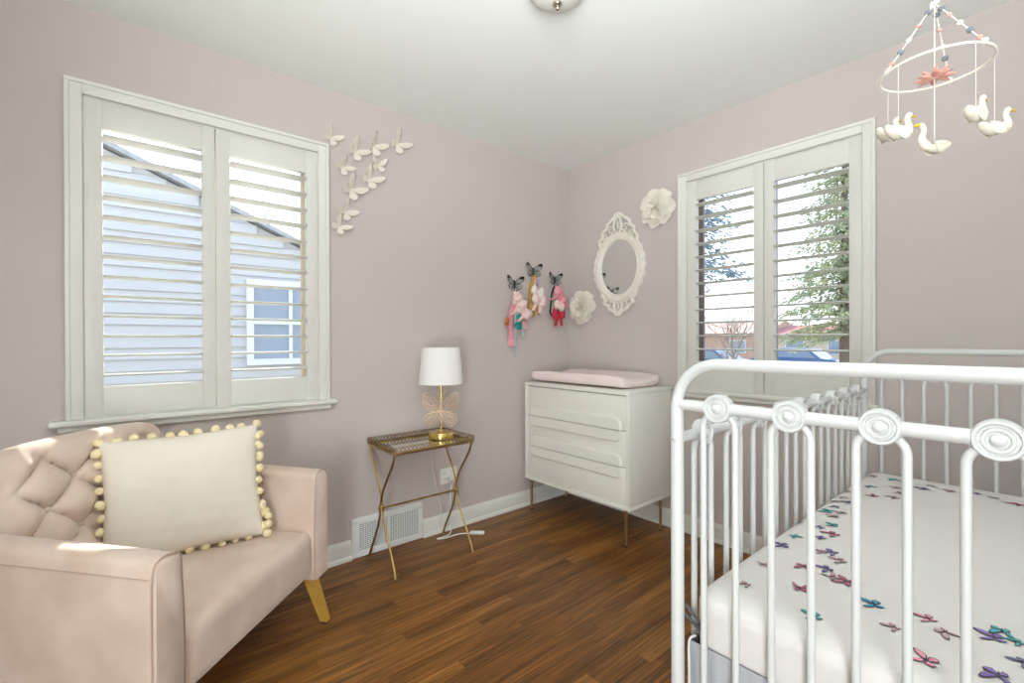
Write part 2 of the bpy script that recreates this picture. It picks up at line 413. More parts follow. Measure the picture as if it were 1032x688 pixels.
def shutter(W, label, x0, x1, z0, z1, stile_l, stile_r, op0, op1, hinge_side, tilt):
    root = thing('plantation_shutter', label, 'shutter', M=W, group=None)
    g = 0.002; th0, th1 = -0.026, 0.002
    x0 += g; x1 -= g; z0 += g; z1 -= g
    m = MB()
    m.box(x0, stile_l, z0, z1, th0, th1, 0.002).box(stile_r, x1, z0, z1, th0, th1, 0.002)
    m.box(stile_l, stile_r, z0, op0, th0 + 0.002, th1 - 0.002, 0.001).box(stile_l, stile_r, op1, z1, th0 + 0.002, th1 - 0.002, 0.001)
    m.build('frame', M_shut, root, smooth=30)
    m = MB(); n = 13; pitch = (op1 - op0 + 0.002) / n
    for i in range(n):
        z = op0 + pitch * (i + 0.57)
        sec = []
        for k in range(16):
            a = 2 * PI * k / 16
            u, v = 0.0405 * math.copysign(abs(math.cos(a)) ** 0.9, math.cos(a)), 0.0055 * math.sin(a)
            sec.append((u * math.cos(tilt) - v * math.sin(tilt), u * math.sin(tilt) + v * math.cos(tilt)))
        # section lies in (z_local, y_local), extruded along x
        M = Matrix(((0, 0, 1, 0), (0, 1, 0, z), (1, 0, 0, -0.012), (0, 0, 0, 1)))
        m.prism(sec, stile_l + 0.001, stile_r - 0.001, M)
    m.build('louvers', M_shut, root, smooth=50)
    xh = x0 - g if hinge_side < 0 else x1 + g
    for zz in (z0 + 0.09, z1 - 0.09):
        m = MB(); m.tube([(xh, zz - 0.032, 0.006), (xh, zz + 0.032, 0.006)], 0.0042, 8)
        m.box(xh - 0.010, xh + 0.010, zz - 0.03, zz + 0.03, 0.0015, 0.0035)
        m.build('hinge', M_shut, root)
    return root
OP0, OP1 = 0.977, 1.989
shutter(wallA(0, 0), 'left white louvered shutter of the big window above the pink settee', A0, -2.2745, AZ0, AZ1, -2.651, -2.3235, OP0, OP1, -1, 0.03)
shutter(wallA(0, 0), 'white louvered shutter next to the paper butterflies, on the window over the settee', -2.2745, A1, AZ0, AZ1, -2.216, -1.889, OP0, OP1, 1, 0.03)
shutter(wallB(0, 0), 'white louvered shutter of the window behind the crib, on the mirror side', -B1, 1.4105, BZ0, BZ1, 1.036, 1.359, OP0, OP1 - 0.012, -1, 0.0)
shutter(wallB(0, 0), 'white louvered shutter of the window behind the crib, on the mobile side', 1.4105, -B0, BZ0, BZ1, 1.463, 1.787, OP0, OP1 - 0.012, 1, 0.0)

# ------------------------------------------------------------------ settee
s_rz = R(44.2)
S_O = Vector((-1.950, -0.461, 0))
s_root = thing('settee', 'blush pink velvet settee with button tufted back and honey wooden legs', 'sofa', rz=s_rz)
s_root.location = S_O + Matrix.Rotation(s_rz, 3, 'Z') @ Vector((-0.421, 0, 0))
# local: x = -(l-0.421), so far arm at +x ; y = depth to the back ; z up
HW = 0.421
def round_slab(m, x0, x1, y0, y1, z0, z1, r, n=6, bulge=0.0):
    """cushion: superellipse rounded block with gentle crown"""
    bm = bmesh.new(); bmesh.ops.create_cube(bm, size=1.0)
    bmesh.ops.subdivide_edges(bm, edges=bm.edges, cuts=14, use_grid_fill=True)
    cx, cy, cz = (x0 + x1) / 2, (y0 + y1) / 2, (z0 + z1) / 2
    hx, hy, hz = (x1 - x0) / 2, (y1 - y0) / 2, (z1 - z0) / 2
    vs = []
    for v in bm.verts:
        p = Vector((v.co.x * 2 * hx, v.co.y * 2 * hy, v.co.z * 2 * hz))
        q = Vector((max(-hx + r, min(hx - r, p.x)), max(-hy + r, min(hy - r, p.y)), max(-hz + r, min(hz - r, p.z))))
        d = p - q
        if d.length > 1e-9: p = q + d.normalized() * r
        u, w = p.x / hx, p.y / hy
        if p.z > 0: p.z += bulge * (1 - u * u) * (1 - w * w)
        vs.append(Vector((cx + p.x, cy + p.y, cz + p.z)))
    bm.verts.index_update()
    m.add(vs, [tuple(v.index for v in f.verts) for f in bm.faces]); bm.free()
m = MB(); round_slab(m, -HW + 0.078, HW - 0.078, 0.006, 0.56, 0.222, 0.408, 0.045, bulge=0.012)
m.build('seat', M_velvet, s_root, smooth=60)
def arm(sgn):
    m = MB()
    # section in (across, z): outer face straight, top rolled to the inner side
    ny = 14
    def sec(y):
        t = y / 0.60
        zt = 0.632 + 0.032 * t
        w = 0.086
        pts = [(0, 0.212), (0.0, zt - 0.055)]
        pts += [(0.018 * (1 - math.cos(R(a))), zt - 0.055 + 0.055 * math.sin(R(a)) * 0.92) for a in (25, 50, 70)]
        pts += [(0.030, zt - 0.001), (0.045, zt), (0.060, zt - 0.003)]
        pts += [(w - 0.022 + 0.027 * math.sin(R(a)), zt - 0.032 + 0.030 * math.cos(R(a))) for a in (30, 55, 80, 100)]
        pts += [(w + 0.008, zt - 0.09), (w + 0.012, 0.48), (w + 0.015, 0.40), (w + 0.015, 0.30), (w + 0.012, 0.212)]
        return pts
    n = len(sec(0)); vs = []; fs = []
    ys = [-0.006, 0.0, 0.006, 0.016] + [0.03 + 0.57 * i / ny for i in range(ny + 1)]
    for yy in ys:
        inset = 0.010 if yy < -0.001 else (0.004 if yy < 0.005 else (0.0 if yy < 0.012 else 0.0))
        for (a, z) in sec(max(yy, 0)):
            ca, cz = 0.043, 0.43
            a2 = a + (ca - a) / 0.05 * inset if abs(ca - a) > 0.01 else a
            z2 = z - inset if z > 0.5 else z
            vs.append((sgn * (HW - a2), yy, z2))
    for i in range(len(ys) - 1):
        for k in range(n):
            l = (k + 1) % n
            fs.append((i * n + k, i * n + l, (i + 1) * n + l, (i + 1) * n + k))
    fs.append(tuple(range(n))); fs.append(tuple((len(ys) - 1) * n + k for k in range(n)))
    m.add(vs, fs)
    m.mi = 1
    m.tube([(sgn * (HW - a - (0.001 if a < .043 else -0.001)), 0.0, z + (0.001 if z > 0.6 else 0)) for (a, z) in sec(0)], 0.0022, 6)
    m.tube([(sgn * (HW + 0.0003), 0.004 + 0.596 * i / 8, 0.592 + 0.032 * i / 8) for i in range(9)], 0.0010, 6)
    return m.build('arm', [M_velvet, M_velvet2], s_root, smooth=45)
arm(1); arm(-1)
# tufted backrest
BZ_0, BZ_1 = 0.36, 0.842
SX, SZ = 0.17, 0.15
def back_front(x, z):
    t = (z - BZ_0) / (BZ_1 - BZ_0)
    return 0.495 + 0.085 * t
def tuft(x, z):
    """puffed height 0..1; zero on the diagonal creases, buttons where creases cross"""
    a = x / SX + (z - 0.795) / SZ; b = x / SX - (z - 0.795) / SZ
    h = abs(math.sin(PI * a) * math.sin(PI * b))
    return h ** 0.42
def half_w(z):
    t = (z - BZ_0) / (BZ_1 - BZ_0)
    w = 0.335 - 0.055 * max(0, min(1, (t - 0.30) / 0.5))
    r = 0.085
    if z > BZ_1 - r:
        q = z - (BZ_1 - r)
        w -= r - math.sqrt(max(0, r * r - q * q))
    return w
m = MB(); NU, NV = 96, 70
def back_pt(u, v, side):
    z = BZ_0 + (BZ_1 - BZ_0) * v
    w = half_w(z); x = (2 * u - 1) * w
    zz = z + 0.014 * (1 - (x / 0.3) ** 2) * v
    e = min((w - abs(x)), (BZ_1 - z) + 0.0)
    r = 0.06; k = 1.0 if e >= r else math.sqrt(max(0, 1 - (1 - e / r) ** 2))
    mid = back_front(x, z) + 0.055
    if side == 0:
        puff = 0.046 * (tuft(x, z) - 0.72)
        fall = min(1, max(0, e / 0.07))
        if z > 0.795: puff *= max(0.0, 1 - (z - 0.795) / 0.05) if abs(x) > 1 else 1 - 0.55 * min(1, (z - .795) / .03)
        return (x, mid - (0.055 + puff * fall) * k, zz)
    return (x, mid + 0.045 * k, zz)
vs = []; fs = []
for side in (0, 1):
    for i in range(NU + 1):
        for j in range(NV + 1):
            vs.append(back_pt(i / NU, j / NV, side))
o = (NU + 1) * (NV + 1); w_ = NV + 1
for i in range(NU):
    for j in range(NV):
        fs.append((i * w_ + j, (i + 1) * w_ + j, (i + 1) * w_ + j + 1, i * w_ + j + 1))
        fs.append((o + i * w_ + j, o + i * w_ + j + 1, o + (i + 1) * w_ + j + 1, o + (i + 1) * w_ + j))
for i in range(NU):
    fs.append((i * w_, o + i * w_, o + (i + 1) * w_, (i + 1) * w_))
m.add(vs, fs)
bk = m.build('backrest', M_velvet, s_root, smooth=70, weld=True)
def button_at(x, z):
    mm = MB(); y = back_front(x, z) + 0.046 * 0.72 - 0.006
    mm.lathe([(0, 0.005), (0.005, 0.0045), (0.0085, 0.002), (0.0095, -0.002)], 14, Matrix.Translation((x, y, z + 0.014 * (1 - (x / .3) ** 2) * (z - BZ_0) / (BZ_1 - BZ_0))) @ Matrix.Rotation(R(90 - 10), 4, 'X'))
    mm.build('button', M_velvet, bk)
for zz, xs in ((0.795, (-0.17, 0, 0.17)), (0.72, (-0.255, -0.085, 0.085, 0.255)), (0.645, (-0.17, 0, 0.17)), (0.57, (-0.255, -0.085, 0.085, 0.255)), (0.495, (-0.17, 0, 0.17))):
    for x in xs: button_at(x, zz)
def leg(xt, yt, xb, yb, top, name='leg'):
    m = MB(); n = 4
    a, b = 0.021, 0.0145
    lo = [(xb - b, yb - b, 0.008), (xb + b, yb - b, 0.008), (xb + b, yb + b, 0.008), (xb - b, yb + b, 0.008)]
    hi = [(xt - a, yt - a, top), (xt + a, yt - a, top), (xt + a, yt + a, top), (xt - a, yt + a, top)]
    m.add(lo + hi, [(3, 2, 1, 0), (4, 5, 6, 7)] + [(k, (k + 1) % 4, 4 + (k + 1) % 4, 4 + k) for k in range(4)])
    m.mi = 1; m.box(xb - b + .002, xb + b - .002, yb - b + .002, yb + b - .002, 0, 0.008)
    m.build(name, [M_oakleg, M_black], s_root, smooth=0)
leg(HW - 0.062, 0.045, HW - 0.018, 0.0, 0.225); leg(-HW + 0.062, 0.045, -HW + 0.018, 0.0, 0.225)
leg(HW - 0.062, 0.52, HW - 0.03, 0.565, 0.225); leg(-HW + 0.062, 0.52, -HW + 0.03, 0.565, 0.225)

# ------------------------------------------------------------------ pom-pom pillow
PW, PH, PT = 0.232, 0.205, 0.052
pil_M = Matrix.Translation((-2.424, -0.425, 0.623)) @ Matrix.Rotation(R(-2), 4, 'Z') @ Matrix.Rotation(R(90 - 14), 4, 'X') @ Matrix.Rotation(R(1.0), 4, 'Z')
p_root = thing('throw_pillow', 'cream throw pillow trimmed with butter yellow pom-poms on the settee', 'pillow', M=pil_M)
def pil(u, v, s):
    x = PW * u * (1 - 0.05 * max(0, 1 - abs(v)) ** 1.2) ; y = PH * v * (1 - 0.045 * max(0, 1 - abs(u)) ** 1.2)
    q = max(0, (1 - u ** 4)) * max(0, (1 - v ** 4))
    z = PT * q ** 0.55
    wr = 0.0025 * noise.noise(Vector((u * 3 + v * 2.2, v * 5, 3.3))) + 0.0016 * noise.noise(Vector((u * 9 - v * 4, v * 3, 1.3)))
    # little tension folds running in from the right edge and the lower corners
    fold = 0.004 * math.sin(v * 26 + u * 5) * max(0, (u - 0.55) / 0.45) * q
    return (x, y, s * (z + (wr + fold) * q ** 0.5))
m = MB(); n = 44
for s in (1, -1):
    m.grid(lambda a, b, s=s: pil(2 * a - 1, 2 * b - 1, s), n, n)
m.build('cover', M_pillow, p_root, smooth=70, weld=True)
random.seed(3)
edge = []
for k in range(11): edge.append((-1 + 2 * k / 10, 1))
for k in range(1, 10): edge.append((1, 1 - 2 * k / 9.6))
for k in range(11): edge.append((1 - 2 * k / 10, -1))
for k in range(1, 10): edge.append((-1, -1 + 2 * k / 9.8))
edge += [(1.02, -.99), (1.055, -.86), (1.075, -.72), (1.04, -.60), (1.0, -.5), (1.03, .42), (.995, .62), (1.02, .80)]
for (u, v) in edge:
    x, y, z = pil(u, v, 1)
    r = random.uniform(0.0125, 0.0165)
    ox = (0.006 if abs(u) > 0.999 else 0) * (1 if u > 0 else -1); oy = (0.004 if abs(v) > 0.999 else 0) * (1 if v > 0 else -1)
    if v < -0.99: oy *= 0.5
    mm = MB(); mm.ball((x + ox + random.uniform(-.005, .005), y + oy + random.uniform(-.005, .005), random.uniform(-0.012, 0.006) - (0.012 if v > .99 else 0)), (r, r, r), 12, 9, bump=0.25)
    mm.build('pompom', M_pom, p_root, smooth=80)

# ------------------------------------------------------------------ side table
tx0, tx1, ty0, ty1, tz = -1.597, -1.135, -0.366, -0.045, 0.612
t_root = thing('side_table', 'antique gold metal side table with mirrored tray top and pierced gallery', 'table', loc=((tx0 + tx1) / 2, (ty0 + ty1) / 2, 0))
ox, oy = (tx0 + tx1) / 2, (ty0 + ty1) / 2
hx, hy = (tx1 - tx0) / 2, (ty1 - ty0) / 2
m = MB(); fw = 0.035
m.box(-hx, hx, -hy, -hy + fw, tz - 0.012, tz, 0.002).box(-hx, hx, hy - fw, hy, tz - 0.012, tz, 0.002).box(-hx, -hx + fw, -hy + fw, hy - fw, tz - 0.012, tz, 0.002).box(hx - fw, hx, -hy + fw, hy - fw, tz - 0.012, tz, 0.002)
m.build('tray_frame', M_aged, t_root, smooth=30)
m = MB(); m.box(-hx + fw - .003, hx - fw + .003, -hy + fw - .003, hy - fw + .003, tz - 0.010, tz - 0.003)
m.build('mirror_top', M_mirror, t_root, smooth=0)['label'] = 'mirrored glass tray bottom'
m = MB(); gz0, gz1 = tz, tz + 0.026
cor = [(-hx, -hy), (hx, -hy), (hx, hy), (-hx, hy)]
for z in (gz0 + 0.001, gz1): m.tube([(a, b, z) for a, b in cor], 0.0018, 6, closed=True)
for k in range(4):
    a = Vector((*cor[k], 0)); b = Vector((*cor[(k + 1) % 4], 0)); n = max(2, round((b - a).length / 0.021))
    for i in range(n):
        p = a.lerp(b, i / n); q = a.lerp(b, (i + 1) / n)
        m.tube([(p.x, p.y, gz0), (q.x, q.y, gz1)], 0.0019, 5).tube([(p.x, p.y, gz1), (q.x, q.y, gz0)], 0.0019, 5)
        c = (p + q) / 2; m.ball((c.x, c.y, (gz0 + gz1) / 2), 0.0032, 6, 4)
    m.tube([(a.x, a.y, gz0 - 0.004), (a.x, a.y, gz1 + 0.002)], 0.003, 6)
m.build('gallery_rail', M_gallery, t_root)
ym = -0.2 - oy
for sx, dx in ((-1, 0.006), (1, -0.006)):
    xx = sx * (hx - 0.006); fx = (-1.594 - ox) if sx < 0 else (-1.139 - ox)
    for s in (-1, 1):
        x_ = xx + s * 0.0055
        yt = s * (hy - 0.006); yf = (-0.354 if s > 0 else -0.058) - oy
        pts = bez((x_, yt, tz - 0.01), (x_, yt - s * 0.02, tz - 0.10), (x_, ym + s * 0.022, 0.44), (x_, ym + s * 0.001, 0.315), 14)
        pts += bez((x_, ym - s * 0.001, 0.295), (x_, ym - s * 0.012, 0.2), (x_, yf + s * 0.04, 0.10), (fx + s * 0.002, yf, 0.012), 14)
        m = MB(); m.tube(pts, 0.0056, 8)
        m.ball((pts[-1][0], pts[-1][1], 0.0075), 0.0075, 10, 6)
        m.build('leg', M_aged, t_root, smooth=60)
    m = MB(); m.lathe([(0.0, -.012), (0.013, -.012), (0.015, -.008), (0.013, 0), (0.015, .008), (0.013, .012), (0, .012)], 16, Matrix.Translation((xx, ym, 0.305)))
    m.build('collar', M_aged, t_root)
m = MB(); m.tube([(-hx + 0.006, ym, 0.305), (hx - 0.006, ym, 0.305)], 0.006, 8)
m.build('stretcher', M_aged, t_root, smooth=60)

# ------------------------------------------------------------------ table lamp
l_root = thing('table_lamp', 'small gold table lamp with wire butterfly body and white drum shade', 'lamp', loc=(-1.235, -0.195, tz + 0.0005), rz=R(49.76 - 90))
m = MB(); m.lathe([(0, 0), (0.066, 0), (0.069, 0.003), (0.069, 0.030), (0.066, 0.034), (0.012, 0.036), (0.008, 0.042), (0, 0.042)], 40)
m.build('base', M_gold, l_root)
m = MB(); m.tube([(0, 0, 0.036), (0, 0, 0.33)], 0.0052, 10); m.lathe([(0.0, 0.29), (0.012, 0.29), (0.014, 0.30), (0.014, 0.345), (0, 0.345)], 14)
m.build('stem', M_gold, l_root)
m = MB()
def loop(P, r=0.0015): m.tube(catmull([(x, y, z) for x, y, z in P], 7, True), r * 1.5, 6, closed=True)
for s in (-1, 1):
    U = [(s * .004, -.006, .155), (s * .030, -.010, .215), (s * .070, -.014, .250), (s * .097, -.014, .245), (s * .100, -.014, .205), (s * .082, -.012, .165), (s * .045, -.008, .148)]
    Lw = [(s * .004, -.006, .145), (s * .045, -.008, .142), (s * .080, -.012, .130), (s * .088, -.013, .098), (s * .068, -.012, .070), (s * .040, -.010, .072), (s * .016, -.007, .105)]
    loop(U); loop(Lw)
    for (cx, cz, k) in ((s * .052, .195, .62), (s * .052, .195, .32), ):
        loop([(cx + (x - cx) * k, y - 0.001, cz + (z - cz) * k) for x, y, z in U], .0012)
    for (cx, cz, k) in ((s * .048, .107, .62), (s * .048, .107, .3)):
        loop([(cx + (x - cx) * k, y - 0.001, cz + (z - cz) * k) for x, y, z in Lw], .0012)
    for q in ((.097, .245), (.100, .205), (.082, .165), (.080, .130), (.088, .098), (.068, .070)):
        m.tube([(s * .004, -.006, .15), (s * q[0], -.013, q[1])], .0011, 5)
    m.tube(catmull([(s * .003, -.007, .20), (s * .012, -.012, .24), (s * .034, -.016, .262)], 6), .0012, 5)
m.tube([(0, -.0075, .09), (0, -.0075, .205)], [.003, .004], 8)
m.build('wire_butterfly', M_rose, l_root, smooth=60)['label'] = 'rose gold wire butterfly'
m = MB(); m.lathe([(0.122, 0.302), (0.105, 0.502), (0.1025, 0.502), (0.1195, 0.302), (0.122, 0.302)], 56)
m.build('shade', M_shade, l_root, smooth=30)['label'] = 'white fabric drum shade'
m = MB(); 
for k in range(3):
    a = 2 * PI * k / 3; m.tube([(0, 0, .48), (0.103 * math.cos(a), 0.103 * math.sin(a), .497)], .0015, 5)
m.lathe([(0, .472), (.006, .474), (.008, .482), (.004, .49), (0, .492)], 12); m.tube([(0, 0, .34), (0, 0, .48)], .004, 8)
m.build('harp', M_gold, l_root)
m = MB()   # its cord drops behind the table to the outlet
Rl = (Matrix.Translation((-1.235, -0.195, tz + 0.0005)) @ Matrix.Rotation(R(49.76 - 90), 4, 'Z')).inverted()
m.M = Rl
m.tube(catmull([(-1.215, -0.135, 0.618), (-1.212, -0.09, 0.617), (-1.211, -0.048, 0.617), (-1.209, -0.028, 0.60), (-1.190, -0.026, 0.42), (-1.160, -0.034, 0.24), (-1.135, -0.04, 0.13), (-1.148, -0.04, 0.075), (-1.130, -0.038, 0.05), (-1.100, -0.036, 0.09), (-1.078, -0.032, 0.2), (-1.045, -0.03, 0.31)], 8), 0.0022, 6)
m.box(-1.058, -1.032, -0.034, -0.0075, 0.300, 0.326, .004)
m.build('power_cord', M_plastic, l_root, smooth=60)['label'] = 'white lamp cord'
# extension cord on the floor
e_root = thing('extension_cord', 'white extension cord lying on the floor behind the side table', 'cord', loc=(-1.0, -0.12, 0))
m = MB(); m.M = Matrix.Translation((1.0, 0.12, 0))
m.tube(catmull([(-1.066, -0.030, 0.31), (-1.072, -0.036, 0.22), (-1.07, -0.034, 0.10), (-1.078, -0.05, 0.02), (-1.12, -0.085, 0.006), (-1.20, -0.09, 0.006), (-1.16, -0.11, 0.006), (-1.07, -0.115, 0.006), (-1.01, -0.15, 0.007)], 8), 0.0034, 6)
m.build('wire', M_plastic, e_root, smooth=60)
m = MB(); m.M = Matrix.Translation((-0.0, -0.035, 0.0)) @ Matrix.Rotation(R(-42), 4, 'Z')
m.box(-0.012, 0.075, -0.0135, 0.0135, 0.0, 0.017, .006, 3); m.build('plug_end', M_plastic, e_root)
m = MB(); m.M = Matrix.Translation((1.0, 0.12, 0)); m.box(-1.078, -1.054, -0.034, -0.0075, 0.302, 0.326, .004); m.build('plug', M_plastic, e_root)

# ------------------------------------------------------------------ outlet and register on the left wall
o_root = thing('wall_outlet', 'white double outlet plate on the left wall behind the side table', 'outlet', M=wallA(-1.066, 0.330))
m = MB(); m.box(-0.060, 0.060, -0.047, 0.047, 0, 0.006, 0.003); m.build('cover_plate', M_plastic, o_root)
for sx in (-0.027, 0.027):
    m = MB(); m.box(sx - 0.0165, sx + 0.0165, -0.034, 0.034, 0.0055, 0.0075, 0.001)
    m.mi = 1
    for yy in (-0.016, 0.016):
        m.box(sx - 0.007, sx - 0.005, yy - 0.004, yy + 0.004, 0.0074, 0.0078); m.box(sx + 0.005, sx + 0.007, yy - 0.004, yy + 0.004, 0.0074, 0.0078)
    m.build('receptacle', [M_plastic, M_slot], o_root, smooth=0)
v_root = thing('air_vent', 'white metal wall register with two grilles at the floor by the settee', 'vent', M=wallA(-1.460, 0.106))
m = MB(); W2, H2 = 0.211, 0.105
def fr(a, b, c, d, t=0.012): m.box(a, b, c, d, 0, t, 0.003)
m.box(-W2, W2, -H2, -0.075, 0, 0.012, 0.003).box(-W2, W2, 0.070, H2, 0, 0.012, 0.003).box(-W2, -0.168, -0.075, 0.070, 0, 0.012, 0.003).box(0.182, W2, -0.075, 0.070, 0, 0.012, 0.003).box(-0.006, 0.006, -0.075, 0.070, 0, 0.011, .001)
m.mi = 1; m.box(-0.169, 0.183, -0.076, 0.071, 0.0, 0.002)
m.build('frame', [M_vent, M_ventdark], v_root, smooth=30)
for (a, b) in ((-0.168, -0.006), (0.006, 0.182)):
    m = MB()
    for k in range(15):
        z = -0.072 + k * 0.0100
        m.add([(a, z, 0.009), (b, z, 0.009), (b, z + 0.0036, 0.0055), (a, z + 0.0036, 0.0055), (a, z - 0.0012, 0.0085), (b, z - 0.0012, 0.0085), (b, z + 0.0026, 0.005), (a, z + 0.0026, 0.005)],
              [(0, 1, 2, 3), (7, 6, 5, 4), (0, 4, 5, 1), (3, 2, 6, 7), (0, 3, 7, 4), (1, 5, 6, 2)])
    n = 12
    for k in range(1, n):
        x = a + (b - a) * k / n; m.box(x - 0.0016, x + 0.0016, -0.075, 0.070, 0.005, 0.0096)
    m.build('grille', M_vent, v_root, smooth=0)

# ------------------------------------------------------------------ dresser
dx0, dx1, dy0, dy1, dz0, dz1 = -0.470, -0.030, -0.897, -0.039, 0.208, 0.867
d_root = thing('dresser', 'low white three-drawer dresser on thin brass legs in the corner', 'dresser', loc=((dx0 + dx1) / 2, (dy0 + dy1) / 2, 0))
cx, cy = (dx0 + dx1) / 2, (dy0 + dy1) / 2
ax0, ax1, ay0, ay1 = dx0 - cx, dx1 - cx, dy0 - cy, dy1 - cy
m = MB(); t = 0.022
m.box(ax0, ax1, ay0, ay1, dz1 - t, dz1, 0.0015).box(ax0, ax1, ay0, ay1, dz0, dz0 + t, 0.0015).box(ax0, ax1, ay0, ay0 + t, dz0 + t, dz1 - t, 0.001).box(ax0, ax1, ay1 - t, ay1, dz0 + t, dz1 - t, 0.001).box(ax1 - 0.01, ax1, ay0 + t, ay1 - t, dz0 + t, dz1 - t)
m.mi = 1; m.box(ax0 + 0.030, ax0 + 0.034, ay0 + t, ay1 - t, dz0 + t, dz1 - t)
m.build('cabinet', [M_dress, M_gap], d_root, smooth=30)
def pill_half(yc, hw, z_cut, hh, r, up):
    """half of a rounded bar: flat on the seam side, rounded corners on the other"""
    pts = []
    s = 1 if up else -1
    pts.append((-hw, z_cut)); pts.append((hw, z_cut))
    for a in range(0, 91, 15): pts.append((hw - r + r * math.cos(R(a)), z_cut + s * (hh - r + r * math.sin(R(a)))))
    for a in range(90, 181, 15): pts.append((-hw + r + r * math.cos(R(a)), z_cut + s * (hh - r + r * math.sin(R(a)))))
    return pts
fz = [dz0 + t + 0.002, 0.4435, 0.6465, dz1 - t - 0.003]
Mf = Matrix(((0, 0, 1, 0), (1, 0, 0, 0), (0, 1, 0, 0), (0, 0, 0, 1)))   # (y, z, x)
for i in range(3):
    m = MB(); m.box(ax0 + 0.007, ax0 + 0.027, ay0 + t + 0.003, ay1 - t - 0.003, fz[i] + (0.002 if i else 0), fz[i + 1] - 0.002, 0.0012)
    dr = m.build('drawer', M_dress, d_root, smooth=30)
    for (zc, up, on) in ((fz[i], True, i > 0), (fz[i + 1], False, i < 2)):
        if not on: continue
        mm = MB(); hw = 0.372; hh = 0.064; r = 0.040
        p = pill_half(0, hw, zc + (0.002 if up else -0.002), hh, r, up)
        q = pill_half(0, hw - 0.006, zc + (0.002 if up else -0.002), hh - 0.006, r - 0.005, up)
        n = len(p)
        xa, xb, xc = ax0 + 0.0075, ax0 - 0.002, ax0 - 0.006
        vs = [(xa, a, b) for a, b in p] + [(xb, a, b) for a, b in p] + [(xc, a, b) for a, b in q]
        fs = [(k, (k + 1) % n, n + (k + 1) % n, n + k) for k in range(n)] + [(n + k, n + (k + 1) % n, 2 * n + (k + 1) % n, 2 * n + k) for k in range(n)] + [tuple(2 * n + k for k in range(n)), tuple(range(n))[::-1]]
        mm.add(vs, fs); mm.build('pull', M_dress, dr, smooth=25)
for (lx, ly) in ((-0.448, -0.080), (-0.448, -0.857), (-0.105, -0.080), (-0.105, -0.857)):
    m = MB(); m.tube([(lx - cx, ly - cy, 0.006), (lx - cx, ly - cy, dz0)], [0.0075, 0.010], 14)
    m.mi = 1; m.lathe([(0, 0), (0.0085, 0), (0.0085, 0.007), (0, 0.007)], 14, Matrix.Translation((lx - cx, ly - cy, 0)))
    m.build('leg', [M_brass, M_black], d_root, smooth=60)
# ------------------------------------------------------------------ changing pad
m = MB(); PX0, PX1, PY0, PY1, PZ = -0.430, -0.045, -0.826, -0.048, dz1 + 0.0005
def pad_pt(u, v):
    """u 0..1 round the closed section across the pad, v along it"""
    y = PY1 + (PY0 - PY1) * v
    yy = abs(2 * v - 1)
    k = 1.0 if yy < 0.93 else math.sqrt(max(0, 1 - ((yy - 0.93) / 0.07) ** 2))
    a = 2 * PI * u
    hx_ = (PX1 - PX0) / 2 - (1 - k) * 0.03
    X = math.copysign(abs(math.cos(a)) ** 0.55, math.cos(a)); Z = math.copysign(abs(math.sin(a)) ** 0.55, math.sin(a))
    side = X * X
    end = max(0, (yy - 0.62) / 0.38) ** 1.5
    top = 0.060 + 0.042 * side ** 1.6 - 0.012 * end
    z = 0.004 + (top - 0.004) * (Z * 0.5 + 0.5)
    zm = 0.04
    z = zm + (z - zm) * max(0.12, k)
    z += 0.0022 * noise.noise(Vector((X * 5, y * 16, 2.0))) * (1 if Z > -0.5 else 0)
    return (PX0 + (PX1 - PX0) / 2 + X * hx_, y, PZ + max(0, z))
m.grid(pad_pt, 56, 60, cu=True)
n0 = 61
m.f.append(tuple(i * n0 for i in range(56))); m.m.append(0); m.f.append(tuple(i * n0 + 60 for i in range(56))[::-1]); m.m.append(0)
tag(m.build('changing_pad', M_pad, smooth=70), 'contoured pink changing pad lying on top of the white dresser', 'changing pad')

# ------------------------------------------------------------------ oval mirror
mz, my = 1.646, -0.482
mi_root = thing('wall_mirror', 'oval wall mirror in an ornate white carved frame', 'mirror', M=wallB(my, mz))
a_i, b_i = 0.150, 0.184; a_o, b_o = 0.208, 0.243
m = MB()
def ring_pt(u, v):
    a = 2 * PI * u
    prof = [(0.0, 0.004), (0.0, 0.016), (0.10, 0.021), (0.20, 0.015), (0.35, 0.021), (0.55, 0.026), (0.72, 0.023), (0.8, 0.017), (0.9, 0.022), (1.0, 0.016), (1.0, 0.0)]
    i = min(int(round(v * 10)), 10); t, z = prof[i]
    w = 1 + (0.018 * math.cos(24 * a) if t > 0.75 else 0)
    return ((a_i + (a_o * w - a_i) * t) * math.cos(a), (b_i + (b_o * w - b_i) * t) * math.sin(a), z)
m.grid(ring_pt, 120, 10, cu=True)
for k in range(44):
    a = 2 * PI * k / 44; m.ball(((a_i + .022) * math.cos(a), (b_i + .022) * math.sin(a), .018), (.0052, .0052, .006), 6, 4)
for k in range(20):   # egg motifs on the broad band
    a = 2 * PI * (k + .5) / 20
    m.ball(((a_i + .044) * math.cos(a), (b_i + .044) * math.sin(a), .022), (.007, .013, .007), 8, 5, Matrix.Rotation(a + PI / 2 - PI / 2, 4, 'Z'))
def spiral(c, r0, r1, a0, turns, s, rt=0.007, z=0.018):
    N = 26
    m.tube([(c[0] + s * (r0 + (r1 - r0) * i / N) * math.cos(a0 + turns * 2 * PI * i / N), c[1] + (r0 + (r1 - r0) * i / N) * math.sin(a0 + turns * 2 * PI * i / N), z) for i in range(N + 1)], [rt * (1 - .35 * i / N) for i in range(N + 1)], 8)
